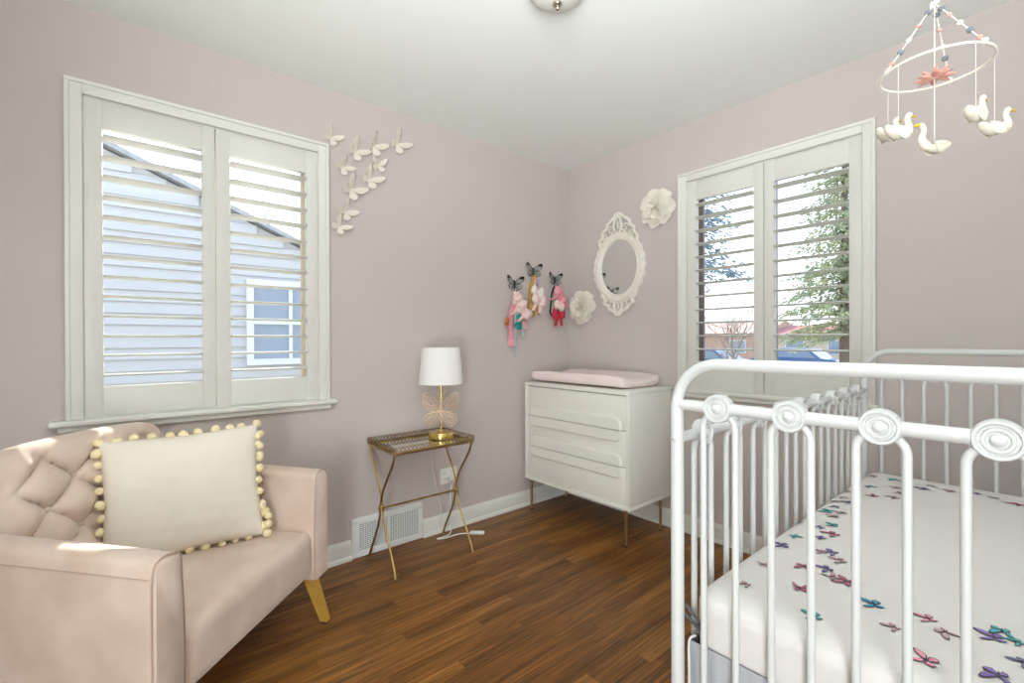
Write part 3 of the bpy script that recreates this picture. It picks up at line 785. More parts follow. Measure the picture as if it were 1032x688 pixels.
def crest(sg, top, hw, yb):
    """carved crest above (sg=1) or below (sg=-1) the oval"""
    for s in (-1, 1):
        edge = [(s * hw, sg * (yb - .085)), (s * (hw + .004), sg * (yb - .045)), (s * (hw - .022), sg * (yb - .022)), (s * (hw - .018), sg * (yb + .006)), (s * (hw - .05), sg * (yb + .032 * top)), (s * (hw - .062), sg * (yb + .062 * top)), (s * (hw - .105), sg * (yb + .092 * top)), (s * .018, sg * (yb + .118 * top)), (0, sg * (yb + .122 * top))]
        m.tube(catmull([(x, y, .014) for x, y in edge], 6), 0.0125, 8)
        spiral((s * .058, sg * (yb + .018 * top)), .030, .006, (0.2 if sg > 0 else -0.2), 1.3 * sg, s)
        spiral((s * (hw - .040), sg * (yb - .028)), .024, .005, (1.2 if sg > 0 else -1.2), 1.2 * sg, s, .006)
        m.tube(catmull([(s * .012, sg * (yb - .010), .016), (s * .030, sg * (yb + .035 * top), .020), (s * .022, sg * (yb + .078 * top), .018), (s * .008, sg * (yb + .108 * top), .016)], 6), [.006 + .004 * math.sin(PI * i / 18) for i in range(19)], 8)
    m.ball((0, sg * (yb + .045 * top), .016), (.009, .034 * top, .010), 10, 8)
    m.ball((0, sg * (yb + .10 * top), .018), (.016, .018, .010), 10, 8)
    m.ball((0, sg * (yb - .012), .018), (.030, .016, .010), 12, 8)
crest(1, 1.0, 0.150, 0.240); crest(-1, 0.72, 0.135, 0.236)
m.build('frame', M_resin, mi_root, smooth=60)
m = MB(); m.prism([((a_i + .006) * math.cos(2 * PI * k / 64), (b_i + .006) * math.sin(2 * PI * k / 64)) for k in range(64)], 0.002, 0.007)
m.build('glass', M_mirror, mi_root, smooth=30)

# ------------------------------------------------------------------ cream roses on the right wall
def rose(label, y, z, rad, seed):
    rnd = random.Random(seed)
    root = thing('paper_rose', label, 'wall flower', M=wallB(y, z, -0.0008), group='cream roses on the right wall')
    m = MB()
    def petal(a0, r0, r1, w, lift, curl, zb):
        def fn(u, v):
            s = (u - .5) * 2; rr = r0 + (r1 - r0) * v
            wid = w * (0.62 + 0.38 * math.sin(PI * min(1, .1 + .62 * v)))
            rr2 = rr - (r1 - r0) * 0.20 * abs(s) ** 3 * v + 0.0035 * math.cos(s * 5.2 + a0 * 3) * v
            a = a0 + s * wid
            zz = zb + lift * v - curl * v * v + 0.010 * s * s * v + 0.004 * math.sin(3 * s + a0 * 7) * v
            return (rr2 * math.cos(a), rr2 * math.sin(a), max(0.001, zz))
        m.shell(fn, 12, 8, 0.0022)
    for (n, r0, r1, w, lift, curl, zb, off) in ((7, .02, 1.0, .62, .030, .022, .004, 0), (6, .015, .80, .68, .040, .018, .012, .3), (5, .01, .60, .72, .046, .010, .020, .1), (5, .006, .40, .8, .048, .0, .028, .5), (3, .003, .22, 1.2, .040, -.01, .034, .2)):
        for k in range(n):
            petal(2 * PI * k / n + off + rnd.uniform(-.08, .08), r0 * rad * 4, r1 * rad * rnd.uniform(.96, 1.03), PI / n * 1.22, lift, curl, zb + rnd.uniform(-.001, .002))
    m.build('petals', M_rosep, root, smooth=60)
    m = MB()
    m.tube([(rad * .10 * (1 - t / 30) * math.cos(t * .55), rad * .10 * (1 - t / 30) * math.sin(t * .55), .060 + .0008 * t) for t in range(28)], .006, 7)
    m.build('bud', M_rosep, root, smooth=60)
rose('larger cream rose high on the wall, between the mirror and the window', -0.779, 1.981, 0.126, 1)
rose('cream rose low on the wall, between the mirror and the corner', -0.157, 1.394, 0.126, 2)

# ------------------------------------------------------------------ butterflies
UP = [(0.0, 0.03), (0.10, 0.20), (0.26, 0.40), (0.44, 0.55), (0.56, 0.58), (0.60, 0.50), (0.58, 0.36), (0.52, 0.20), (0.42, 0.08), (0.25, 0.0), (0.0, -0.04)]
LO = [(0.0, -0.04), (0.22, -0.02), (0.38, -0.04), (0.47, -0.14), (0.46, -0.27), (0.36, -0.38), (0.27, -0.36), (0.24, -0.43), (0.17, -0.38), (0.08, -0.24), (0.0, -0.12)]
def paper_butterfly(label, x, z, size, roll, foldL, foldR, seed):
    m = MB(); size /= 1.2
    for s, fold in ((-1, foldL), (1, foldR)):
        for P, dz in ((UP, 0.012), (LO, 0.0)):
            Rf = Matrix.Rotation(-s * R(fold), 4, 'Y')
            Mx = Matrix.Translation((0, 0, 0.006)) @ Rf
            poly = [(s * px * size, py * size) for px, py in P]
            m.prism(poly, dz * size, dz * size + 0.0011, Mx)
            c = (sum(p[0] for p in poly) / len(poly), sum(p[1] for p in poly) / len(poly))
            m.prism([(c[0] + (a - c[0]) * .58, c[1] + (b - c[1]) * .58) for a, b in poly], dz * size + .0011, dz * size + .0022, Mx)
    m.ball((0, -0.03 * size, 0.006), (0.030 * size, 0.20 * size, 0.006), 8, 8)
    for s in (-1, 1):
        m.tube(catmull([(0, .15 * size, .008), (s * .05 * size, .30 * size, .010), (s * .12 * size, .38 * size, .011)], 4), .0008, 5)
    o = m.build('paper_butterfly', M_paper, smooth=0)
    o.matrix_world = wallA(x, z, 0.0015, R(roll))
    tag(o, label, 'butterfly decoration', 'ivory paper butterflies beside the left window')
BF = [((-1.768, 2.196), .105, 24, 35, 20, 'small ivory paper butterfly right at the upper corner of the left window'),
      ((-1.641, 2.157), .125, 30, 42, 25, 'large ivory paper butterfly second from the window in the top row'),
      ((-1.540, 2.210), .130, 24, 50, 22, 'ivory paper butterfly third along the top row, wings half raised'),
      ((-1.400, 2.260), .135, 30, 40, 22, 'ivory paper butterfly farthest from the window, highest of the swarm'),
      ((-1.514, 2.112), .095, -4, 25, 25, 'small pale paper butterfly with level wings under the top row'),
      ((-1.562, 2.026), .130, 26, 32, 25, 'ivory paper butterfly lying flat below the small level one'),
      ((-1.708, 2.057), .100, 34, 40, 20, 'small ivory paper butterfly against the casing, below the two nearest the window top'),
      ((-1.664, 1.950), .135, 30, 36, 22, 'large ivory paper butterfly in the middle of the column by the window'),
      ((-1.694, 1.829), .110, 34, 38, 18, 'bright white paper butterfly second from the bottom of the column'),
      ((-1.728, 1.745), .105, 36, 22, 30, 'ivory paper butterfly lowest of the swarm by the window casing')]
for i, ((x, z), sz, rl, fl, frr, lab) in enumerate(BF): paper_butterfly(lab, x, z, sz, -rl - 8, fl, frr, i)

# dark butterfly hooks
def hook(label, x, z, size):
    size /= 1.12
    root = thing('butterfly_hook', label, 'hook', M=wallA(x, z), group='metal butterfly hooks')
    m = MB()
    for s in (-1, 1):
        for P in (UP, LO):
            poly = [(s * a * size, b * size * 0.70) for a, b in P]
            m.mi = 0; m.prism(poly, 0.006, 0.009, Matrix.Rotation(-s * R(14), 4, 'Y'))
            m.mi = 1
            Rf = Matrix.Rotation(-s * R(14), 4, 'Y')
            m.tube([Rf @ Vector((a, b, .009)) for a, b in poly], .0016, 6, closed=True)
            for q in poly[2:9:2]:
                m.tube([Rf @ Vector((0, 0, .009)), Rf @ Vector((q[0], q[1], .009))], .0013, 5)
        tip = [(s * a * size, b * size * .70) for a, b in ((.30, .40), (.44, .55), (.56, .58), (.60, .50), (.58, .36), (.44, .36))]
        m.prism(tip, .008, .0112, Matrix.Rotation(-s * R(14), 4, 'Y'))
    m.ball((0, -0.02 * size, .010), (.05 * size, .24 * size, .007), 8, 8)
    m.tube([(0, 0, 0), (0, 0, .01)], .006, 8)
    m.build('butterfly_plate', [M_pewter, M_hookblack], root, smooth=40)
    m = MB(); m.tube(catmull([(0, -.2 * size, .008), (0, -.36 * size, .008), (0, -.46 * size, .018), (0, -.44 * size, .032), (0, -.36 * size, .036)], 6), .0028, 8)
    m.ball((0, -.36 * size, .036), .0042, 8, 6)
    m.build('peg', M_hookblack, root)
HK = [(-0.537, 1.538, .150), (-0.362, 1.642, .150), (-0.146, 1.598, .138)]
hook('dark metal butterfly hook farthest from the corner', *HK[0])
hook('dark metal butterfly hook in the middle, set highest of the three', *HK[1])
hook('dark metal butterfly hook nearest the room corner', *HK[2])

# hair accessories on the hooks; local frame: x along the wall, y up, z into the room
def fabric(name, label, cat, x, z, mt, fn):
    m = MB(); fn(m)
    o = m.build(name, mt, smooth=60); o.matrix_world = wallA(x, z, 0.0)
    return tag(o, label, cat, 'hair bows and bands on the butterfly hooks')
def ribbon(m, pts, w, th=0.0016, twist=0.0):
    P = catmull(pts, 6); N = len(P) - 1
    def fn(u, v):
        i = min(int(round(u * N)), N); p = P[i]; a = twist * u + .5 * math.sin(u * 7) * (twist != 0)
        return (p.x + (v - .5) * w * math.cos(a), p.y, p.z + (v - .5) * w * math.sin(a))
    m.shell(fn, N, 4, th)
def bow(m, c, s, tilt=0.0, tails=True, dep=0.010):
    """a tied bow: two puffed loops, knot, two tails"""
    Q = Matrix.Translation(c) @ Matrix.Rotation(tilt, 4, 'Z')
    for k in (-1, 1):
        def fn(u, v, k=k):
            a = 2 * PI * v
            w = .10 + .42 * math.sin(PI * min(1, .15 + .8 * u)) ** .8
            fl = 1 + .16 * math.sin(a * 3 + u * 5)
            return Q @ Vector((k * s * (.06 + .62 * u), s * w * math.sin(a) * fl * .8, s * (.05 + .20 * math.sin(PI * u) * math.cos(a)) + dep))
        m.grid(fn, 10, 16, cv=True)
        if tails:
            pts = [Q @ Vector((0, 0, dep)), Q @ Vector((k * s * .22, -s * .40, dep + .004)), Q @ Vector((k * s * .34, -s * .85, dep))]
            ribbon(m, pts, s * .30)
    m.ball(Q @ Vector((0, 0, dep + s * .08)), (s * .13, s * .16, s * .13), 10, 8, bump=.2)
x1, z1 = HK[0][0], HK[0][1] - .055
fabric('hair_ribbon', 'long pink ribbon hanging from the hook farthest from the corner', 'hair ribbon', x1, z1, F_['pink'], lambda m: (ribbon(m, [(0, -.005, .030), (-.012, -.06, .032), (-.040, -.15, .028), (-.040, -.26, .022), (-.038, -.37, .018)], .040, twist=.5), ribbon(m, [(.004, -.004, .034), (.02, -.06, .04), (.045, -.14, .04), (.068, -.20, .036), (.075, -.25, .03)], .026, twist=.5)))
fabric('hair_bow', 'pink floral bow at the top of the long ribbons', 'hair bow', x1, z1, M_floral, lambda m: (bow(m, (.005, -.085, .040), .105, R(-62), True), ribbon(m, [(0, .004, .036), (-.012, -.03, .044), (-.025, -.07, .046)], .05)))
fabric('hair_bow', 'cream and pink bow with lace tails beside the teal bow', 'hair bow', x1 + .045, z1 - .11, F_['palepink'], lambda m: (bow(m, (.0, -.015, .058), .105, R(-58), True), bow(m, (-.03, .05, .056), .06, R(-50), False)))
fabric('hair_bow', 'teal bow hanging under the pale pink one', 'hair bow', x1 + .012, z1 - .205, F_['teal'], lambda m: bow(m, (.0, .0, .030), .08, R(78), False))
fabric('hair_bow', 'burnt orange bow showing at the left edge of the ribbons', 'hair bow', x1 - .075, z1 - .205, F_['orange'], lambda m: bow(m, (.0, .0, .012), .045, R(75), False))
fabric('hair_ribbon', 'longest grey satin ribbon hanging under the bows', 'hair ribbon', x1, z1 - .13, F_['grey'], lambda m: (ribbon(m, [(-.01, .02, .052), (.0, -.06, .044), (-.012, -.14, .038), (.004, -.21, .020), (-.004, -.315, .008)], .020, twist=1.5), ribbon(m, [(-.02, .02, .05), (-.022, -.06, .042), (-.016, -.16, .036), (-.014, -.25, .03)], .012, twist=1.0), ribbon(m, [(.05, -.02, .03), (.062, -.10, .028), (.066, -.19, .026)], .016, twist=1.0)))
x2, z2 = HK[1][0], HK[1][1] - .055
fabric('headband', 'mustard and lilac floral headband looped on the middle hook', 'headband', x2, z2, [F_['mustard'], F_['lilac']], lambda m: (m.tube(catmull([(0, .012, .030), (-.026, -.05, .024), (-.034, -.12, .018), (-.026, -.185, .018), (.0, -.205, .020), (.022, -.18, .026), (.016, -.11, .028), (.016, -.04, .030)], 6, True), .0155, 8, closed=True), setattr(m, 'mi', 1), m.tube(catmull([(0, 0, .040), (-.014, -.05, .046), (-.018, -.10, .048), (.012, -.10, .05), (.014, -.05, .05)], 6, True), .010, 8, closed=True)))
fabric('hair_bow', 'cream bow in the middle of the mustard headband', 'hair bow', x2, z2 - .095, F_['cream'], lambda m: bow(m, (.0, .0, .044), .09, R(-12), False))
fabric('hair_bow', 'pale pink bow at the bottom of the middle hook', 'hair bow', x2 + .008, z2 - .155, F_['palepink'], lambda m: bow(m, (.0, .0, .048), .10, R(-15), True))
fabric('hair_bow', 'mustard bow lowest of the bundle on the middle hook', 'hair bow', x2 - .008, z2 - .195, F_['mustard'], lambda m: bow(m, (.0, .0, .024), .085, R(12), True))
fabric('hair_bow', 'tiny black bow tucked beside the cream one', 'hair bow', x2 + .040, z2 - .10, F_['black'], lambda m: bow(m, (.0, .0, .006), .036, R(60), False))
x3, z3 = HK[2][0], HK[2][1] - .052
fabric('headband', 'thin black headband on the hook nearest the corner', 'headband', x3, z3, F_['black'], lambda m: m.tube(catmull([(0, .004, .014), (-.030, -.05, .010), (-.036, -.12, .007), (-.044, -.19, .006), (.0, -.225, .006), (.052, -.19, .006), (.04, -.10, .008), (.02, -.03, .012)], 6, True), .0055, 7, closed=True))
fabric('hair_bow', 'big pink bow hanging from the hook nearest the corner', 'hair bow', x3, z3, F_['pink'], lambda m: (ribbon(m, [(0, .004, .036), (-.012, -.04, .046), (-.018, -.09, .046)], .045), bow(m, (.010, -.075, .042), .11, R(-52), True), ribbon(m, [(.01, .0, .04), (.05, -.07, .05), (.085, -.15, .05)], .050)))
fabric('hair_bow', 'pale pink rosette bow below the big pink bow', 'hair bow', x3, z3 - .145, F_['palepink'], lambda m: (bow(m, (-.008, .0, .052), .08, R(-20), False), bow(m, (-.008, .004, .060), .045, R(60), False)))
fabric('hair_bow', 'bright red bow lowest on the hook nearest the corner', 'hair bow', x3, z3 - .205, F_['red'], lambda m: bow(m, (.0, .0, .034), .10, R(4), True))

# ------------------------------------------------------------------ crib
CX0, CX1, CY0, CY1 = -1.745, -0.379, -2.712, -1.929
c_root = thing('crib', 'white metal crib with round medallions along its rails', 'crib', loc=((CX0 + CX1) / 2, (CY0 + CY1) / 2, 0))
mx_, my_ = (CX0 + CX1) / 2, (CY0 + CY1) / 2
def mesh_of(mb, name, mt, smooth=50):
    return mb
def medallion_prof():
    h = 0.0125
    half = [(0.0270, 0.0), (0.0268, h * .6), (0.0250, h), (0.0215, h), (0.0195, h * .72), (0.0172, h * .72), (0.0158, h), (0.0125, h * 1.0), (0.0108, h * .78), (0.0090, h * .78), (0.0080, h), (0.0062, h * 1.12), (0.003, h * 1.24), (0, h * 1.27)]
    return [(0, -h * 1.27)] + [(r, -z) for r, z in half[::-1][1:]] + half[1:]
proto = {}
def crib_panel(name, ax, pos, a0, a1, npair, first, step, top_z, rail_z, low_z, label=None):
    """ax 'y': panel in a plane of constant x; ax 'x': constant y. Positions are crib-local. first: offset of the first spindle"""
    def P(a, z, o=0.0): return (pos + o, a, z) if ax == 'y' else (a, pos + o, z)
    m = MB(); r = 0.0112
    if top_z:
        R_ = 0.085; c = []
        pts = [P(a0, 0.0)] + [P(a0, top_z - R_)]
        for k in range(1, 9): t = PI / 2 * k / 8; pts.append(P(a0 + (1 if a1 > a0 else -1) * R_ * (1 - math.cos(t)), top_z - R_ + R_ * math.sin(t)))
        d = 1 if a1 > a0 else -1
        for k in range(0, 9): t = PI / 2 * k / 8; pts.append(P(a1 - d * R_ * (1 - math.sin(t)), top_z - R_ + R_ * math.cos(t)))
        pts.append(P(a1, 0.0))
        m.tube(pts, [r * 1.15 if (p[2] < top_z - R_ + .001) else r for p in pts], 16)
    m.tube([P(a0, rail_z), P(a1, rail_z)], r * .96, 14).tube([P(a0, low_z), P(a1, low_z)], r * .96, 14)
    part = m.build(name, M_crib, c_root, smooth=60)
    key = (ax, round(step, 3))
    if key not in proto:
        mm = MB(); h = step / 2; zt = rail_z - .008; q = []
        q.append((-h, low_z)); q.append((-h, zt - .03))
        for k in range(1, 7): t = PI / 2 * k / 6; q.append((-h + .026 * (1 - math.cos(t)), zt - .03 + .028 * math.sin(t)))
        q += [(-a, b) for a, b in q[::-1]]
        mm.tube([(0, a, b) if ax == 'y' else (a, 0, b) for a, b in q], .0063, 10)
        lp = mm.build('spindle_loop', M_crib, part, smooth=60)
        mm = MB(); mm.lathe(medallion_prof(), 32, Matrix.Translation((0, 0, 0)) @ Matrix.Rotation(PI / 2, 4, 'Y' if ax == 'y' else 'X'))
        md = mm.build('medallion', M_crib, part, smooth=35)
        proto[key] = (lp, md); fresh = True
    else: fresh = False
    lp, md = proto[key]
    for i in range(npair):
        a = first + step * (2 * i) * (1 if a1 > a0 else -1)
        for src, z in ((lp, 0.0), (md, rail_z)):
            o = src if (fresh and i == 0) else dup(src, part)
            o.location = P(a, z)
    return part
S_ = 0.0612
for nm, xx in (('end_panel', CX0 - mx_), ('end_panel', CX1 - mx_)):
    pn = crib_panel(nm, 'y', xx, CY1 - my_, CY0 - my_, 6, CY1 - my_ - 0.0860, S_, 1.107, 1.0245, 0.30)
    for yy in (CY1 - my_, CY0 - my_):
        sg = -1 if xx < 0 else 1
        m = MB(); m.lathe([(0, .0165), (.003, .0165), (.0055, .0145), (.006, .012), (.006, .008)], 14, Matrix.Translation((xx, yy, 0.955)) @ Matrix.Rotation(sg * PI / 2, 4, 'Y'))
        m.mi = 1; m.lathe([(0, .0172), (.0018, .0170), (.0018, .016)], 6, Matrix.Translation((xx, yy, 0.955)) @ Matrix.Rotation(sg * PI / 2, 4, 'Y'))
        m.build('bolt_cap', [M_crib, M_ventdark], pn)
        m = MB(); m.lathe([(0, 0), (.014, 0), (.0155, .003), (.0155, .02), (.013, .024), (0, .024)], 14, Matrix.Translation((xx, yy, 0)))
        m.build('foot', M_crib, pn)
SS = 0.0726
for yy in (CY1 - my_, CY0 - my_):
    crib_panel('side_panel', 'x', yy, CX0 - mx_, CX1 - mx_, 9, CX0 - mx_ + 0.0660 + SS / 2, SS, None, 0.955, 0.30)
m = MB()   # spring base carried between the panels
zb = 0.488; bx0, bx1, by0, by1 = CX0 - mx_ + .075, CX1 - mx_ - .075, CY0 - my_ + .06, CY1 - my_ - .06
m.box(bx0, bx1, by0, by0 + .03, zb, zb + .028, .002).box(bx0, bx1, by1 - .03, by1, zb, zb + .028, .002).box(bx0, bx0 + .03, by0 + .03, by1 - .03, zb, zb + .028, .002).box(bx1 - .03, bx1, by0 + .03, by1 - .03, zb, zb + .028, .002)
for k in range(1, 14):
    x = bx0 + (bx1 - bx0) * k / 14; m.box(x - .012, x + .012, by0 + .02, by1 - .02, zb + .012, zb + .02)
for yy in (by0 + .05, by1 - .05):
    m.box(CX0 - mx_ + .006, bx0 + .02, yy - .012, yy + .012, zb + .004, zb + .012); m.box(bx1 - .02, CX1 - mx_ - .006, yy - .012, yy + .012, zb + .004, zb + .012)
m.build('mattress_support', M_crib, c_root, smooth=30)

# mattress with its printed fitted sheet
mt_root = thing('crib_mattress', 'crib mattress in a white fitted sheet printed with colourful butterflies', 'mattress', loc=(-1.056, -2.318, 0.517))
m = MB(); bm = bmesh.new(); hx, hy = 0.666, 0.3745; hz = 0.0665
bmesh.ops.create_cube(bm, size=1.0)
bmesh.ops.subdivide_edges(bm, edges=bm.edges, cuts=40, use_grid_fill=True)
def sheet_z(x, y):
    u, v = x / hx, y / hy
    z = 0.010 * max(0, 1 - u ** 4) * max(0, 1 - v ** 4)
    # tension wrinkles in the middle of the bed, running obliquely
    z += 0.0020 * noise.noise(Vector(((x * .8 + y * .6) * 16, (x * .6 - y * .8) * 3.0, 4))) * max(0, 1 - u * u) * max(0, 1 - v * v)
    return z
vs = []
for v in bm.verts:
    p = Vector((v.co.x * 2 * hx, v.co.y * 2 * hy, v.co.z * 2 * hz)); rc, rt = 0.045, 0.038
    # plan corners
    qx, qy = max(-hx + rc, min(hx - rc, p.x)), max(-hy + rc, min(hy - rc, p.y)); d = Vector((p.x - qx, p.y - qy))
    zt = abs(p.z) / hz; e = 0.0
    if d.length > 1e-9:
        dist = max(abs(d.x), abs(d.y)); dn = d.normalized()
        p.x, p.y = qx + dn.x * dist, qy + dn.y * dist
    qz = max(-hz + rt, min(hz - rt, p.z))
    # roll the top and bottom edges
    s = Vector((p.x / hx, p.y / hy))
    rim = d.length and min(1, max(abs(d.x), abs(d.y)) / rc)
    out = max(0, ((max(abs(d.x), abs(d.y)) if d.length else 0) - (rc - rt)) / rt)
    k = (abs(p.z) - (hz - rt)) / rt if abs(p.z) > hz - rt else 0
    if out > 0 and k > 0:
        l = math.hypot(out, k); mxx = max(out, k)
        f = mxx / l
        dn = d.normalized()
        p.x -= dn.x * rt * out * (1 - f); p.y -= dn.y * rt * out * (1 - f)
        p.z = math.copysign(hz - rt + rt * k * f, p.z)
    if p.z > 0: p.z += sheet_z(p.x, p.y) * (p.z / hz)
    elif p.z > -hz * .99 and False: pass
    vs.append(Vector((p.x, p.y, p.z + hz)))
bm.verts.index_update()
m.add(vs, [tuple(v.index for v in f.verts) for f in bm.faces]); bm.free()
keys = list(P_)
PRN = [(-1.178, -1.959, 'n', 5), (-1.302, -1.996, 't', 4), (-1.384, -1.994, 'p', 6), (-1.469, -2.068, 'r', 5), (-1.572, -2.094, 'r', 6), (-0.775, -1.965, 'b', 5), (-0.866, -1.987, 'b', 4), (-0.922, -1.98, 'b', 4), (-0.913, -2.012, 'n', 5), (-0.983, -1.997, 'n', 4), (-1.039, -1.992, 't', 6), (-1.032, -2.025, 'b', 5), (-1.08, -2.018, 'b', 5), (-1.156, -2.037, 't', 5), (-1.196, -2.02, 'p', 4), (-1.224, -2.055, 'r', 6), (-1.271, -2.043, 'p', 4), (-1.359, -2.07, 'b', 4), (-1.347, -2.087, 'p', 6), (-1.381, -2.112, 'b', 5), (-1.445, -2.103, 'p', 5), (-1.477, -2.123, 'b', 5), (-1.479, -2.148, 'r', 6), (-0.506, -1.985, 'b', 5), (-0.512, -2.047, 't', 6), (-0.673, -2.012, 't', 5), (-0.629, -2.074, 'b', 5), (-0.79, -2.045, 'r', 5), (-0.701, -2.097, 'r', 5), (-0.764, -2.093, 'b', 5), (-0.575, -2.136, 'p', 6), (-0.51, -2.145, 'b', 4), (-0.538, -2.198, 'b', 5), (-0.508, -2.256, 'p', 4), (-0.526, -2.296, 'b', 5), (-0.559, -2.345, 'r', 6), (-1.592, -2.246, 'b', 4), (-1.52, -2.281, 'k', 5), (-1.545, -2.307, 'b', 5), (-1.655, -2.297, 'k', 6), (-1.473, -2.369, 't', 5), (-1.507, -2.361, 'p', 6), (-1.494, -2.388, 't', 4), (-1.555, -2.395, 'n', 4), (-1.619, -2.374, 'p', 6), (-1.535, -2.206, 'u', 6), (-1.655, -2.145, 't', 5), (-1.633, -2.015, 'b', 4), (-1.52, -2.004, 'b', 4)]
random.seed(11)
for k in range(46):   # the border carries on round the rest of the sheet
    t = random.random()
    if k < 26: PRN.append((-1.62 + 1.1 * (k + random.uniform(0, .8)) / 26, -2.66 + random.uniform(0, .16), random.choice(keys), random.choice((4, 5, 6))))
    elif k < 36: PRN.append((-0.60 + random.uniform(0, .13), -2.40 - .25 * (k - 26) / 10, random.choice(keys), random.choice((4, 5, 6))))
    else: PRN.append((-1.66 + random.uniform(0, .15), -2.42 - .22 * (k - 36) / 10, random.choice(keys), random.choice((4, 5, 6))))
def print_fly(x, y, c, size):
    x -= -1.056; y -= -2.318
    sz = size * .0060; rot = random.uniform(-1.2, 1.2) + random.choice((0, PI / 2)); sq = random.uniform(.5, .95)
    ca, sa = math.cos(rot), math.sin(rot)
    def put(poly, dz, mi):
        m.mi = mi
        pts = []
        for a, b in poly:
            px, py = a * sz, b * sz
            X, Y = x + px * ca - py * sa, y + px * sa + py * ca
            X = max(-hx + .012, min(hx - .012, X)); Y = max(-hy + .012, min(hy - .012, Y))
            def drop(w, q): 
                d = max(0, abs(w) - (q - .038)) ; return .038 - math.sqrt(max(0, .038 ** 2 - d * d))
            zz = 2 * hz + sheet_z(X, Y) - drop(X, hx) - drop(Y, hy) + dz
            pts.append((X, Y, zz))
        b0 = len(m.v); m.v += [Vector(p) for p in pts]
        cen = len(m.v); m.v.append(sum((Vector(p) for p in pts), Vector()) / len(pts))
        for i in range(len(pts)):
            m.f.append((b0 + i, b0 + (i + 1) % len(pts), cen)); m.m.append(mi)
    for s in (-1, 1):
        k = 1 if s > 0 else sq
        for W_ in (UP, LO):
            poly = [(s * a * k, b) for a, b in W_]
            if s < 0: poly = poly[::-1]
            cx_, cy_ = sum(p[0] for p in poly) / len(poly), sum(p[1] for p in poly) / len(poly)
            put(poly, .0022, 1 + len(keys)); put([(cx_ + (a - cx_) * .78, cy_ + (b - cy_) * .78) for a, b in poly], .0027, 1 + keys.index(c))
    put([(-.03, -.26), (.03, -.26), (.035, .1), (0, .2), (-.035, .1)], .0030, 1 + len(keys))
for q in PRN: print_fly(*q)
# fitted_sheet is one cloth with its print
me_m = m
mo = me_m.build('fitted_sheet', [M_sheet] + [P_[k] for k in keys] + [M_ink], mt_root, smooth=60)

# crib skirt
k_root = thing('crib_skirt', 'pale grey gathered crib skirt hanging below the mattress', 'crib skirt', loc=(mx_, my_, 0))
m = MB()
def skirt_run(p0, p1, z1=0.545, z0=0.06, seed=0, sk=0):
    p0, p1 = Vector(p0), Vector(p1); d = (p1 - p0); L = d.length; d.normalize(); n = Vector((-d.y, d.x))
    def fn(u, v):
        s = u * L; amp = .0004 + .0075 * min(1, v * 4)
        o = amp * (math.sin(s * 170 + seed) + .6 * math.sin(s * 71 + 1.7 * seed) + .5 * math.sin(v * 3 + s * 11))
        q = p0 + d * s + n * (o * .6 + sk * amp * .5)
        return (q.x, q.y, z1 + (z0 - z1) * v)
    m.shell(fn, int(L / .004), 14, .0016)
ix0, ix1, iy0, iy1 = CX0 - mx_ + .0205, CX1 - mx_ - .0205, CY0 - my_ + .0170, CY1 - my_ - .0125
skirt_run((ix0, iy1), (ix0, iy0), seed=1); skirt_run((ix1, iy1), (ix1, iy0), seed=2)
skirt_run((ix0, iy1), (ix1, iy1), seed=3); skirt_run((ix0, iy0), (ix1, iy0), seed=4)
m.build('ruffle', M_skirt, k_root, smooth=70)
m = MB()   # strap looped round the corner post
px, py = CX0 - mx_, CY1 - my_
m.tube(catmull([(px + .040, py - .030, .560), (px + .022, py - .016, .585), (px + .0135, py - .004, .598), (px + .0145, py + .006, .606), (px + .022, py - .004, .610), (px + .030, py - .018, .592), (px + .042, py - .034, .568)], 6), .0042, 8)
m.build('corner_strap', M_strap, k_root, smooth=60)['label'] = 'dark grey corner strap'
m = MB()
def tie(pts, w): 
    P = catmull(pts, 6); N = len(P) - 1
    m.shell(lambda u, v: tuple(P[min(int(round(u * N)), N)] + Vector((0, (v - .5) * w, 0))), N, 2, .0012)
m.tube(catmull([(px + .030, py - .022, .552), (px + .017, py - .016, .545), (px + .012, py - .018, .50), (px + .009, py - .020, .42), (px + .013, py - .020, .33)], 6), .0026, 6)
m.build('tie', M_sheet, k_root, smooth=60)

# ------------------------------------------------------------------ mobile over the crib
mo_c = Vector((-1.105, -2.234, 1.803)); mr = 0.104; ztop = 1.962
mb_root = thing('baby_mobile', 'felt swan mobile on a white hoop hanging over the crib', 'baby mobile', loc=mo_c)
m = MB(); m.tube([(mr * math.cos(2 * PI * k / 72), mr * math.sin(2 * PI * k / 72), 0) for k in range(72)], 0.0027, 8, closed=True)
for k in range(60):
    a = 2 * PI * k / 60; m.ball((mr * math.cos(a), mr * math.sin(a), 0), (.0031, .0031, .0031), 6, 4)
m.build('hoop', M_beadw, mb_root, smooth=60)
zt = ztop - mo_c.z
m = MB(); m.tube([(0, 0, zt), (0, 0, H - mo_c.z)], .0012, 6); m.lathe([(0, H - mo_c.z), (.012, H - mo_c.z), (.012, H - mo_c.z - .004), (.004, H - mo_c.z - .01), (0, H - mo_c.z - .01)], 12)
m.build('hanging_cord', M_wire, mb_root)
m = MB()
for k in range(7): m.ball((.005 * math.cos(k * 2.4), .005 * math.sin(k * 2.4), zt - .002 + .004 * (k % 3 - 1)), (.006, .005, .004), 8, 6, Matrix.Rotation(k, 4, 'X'))
m.build('knot', M_beadw, mb_root)
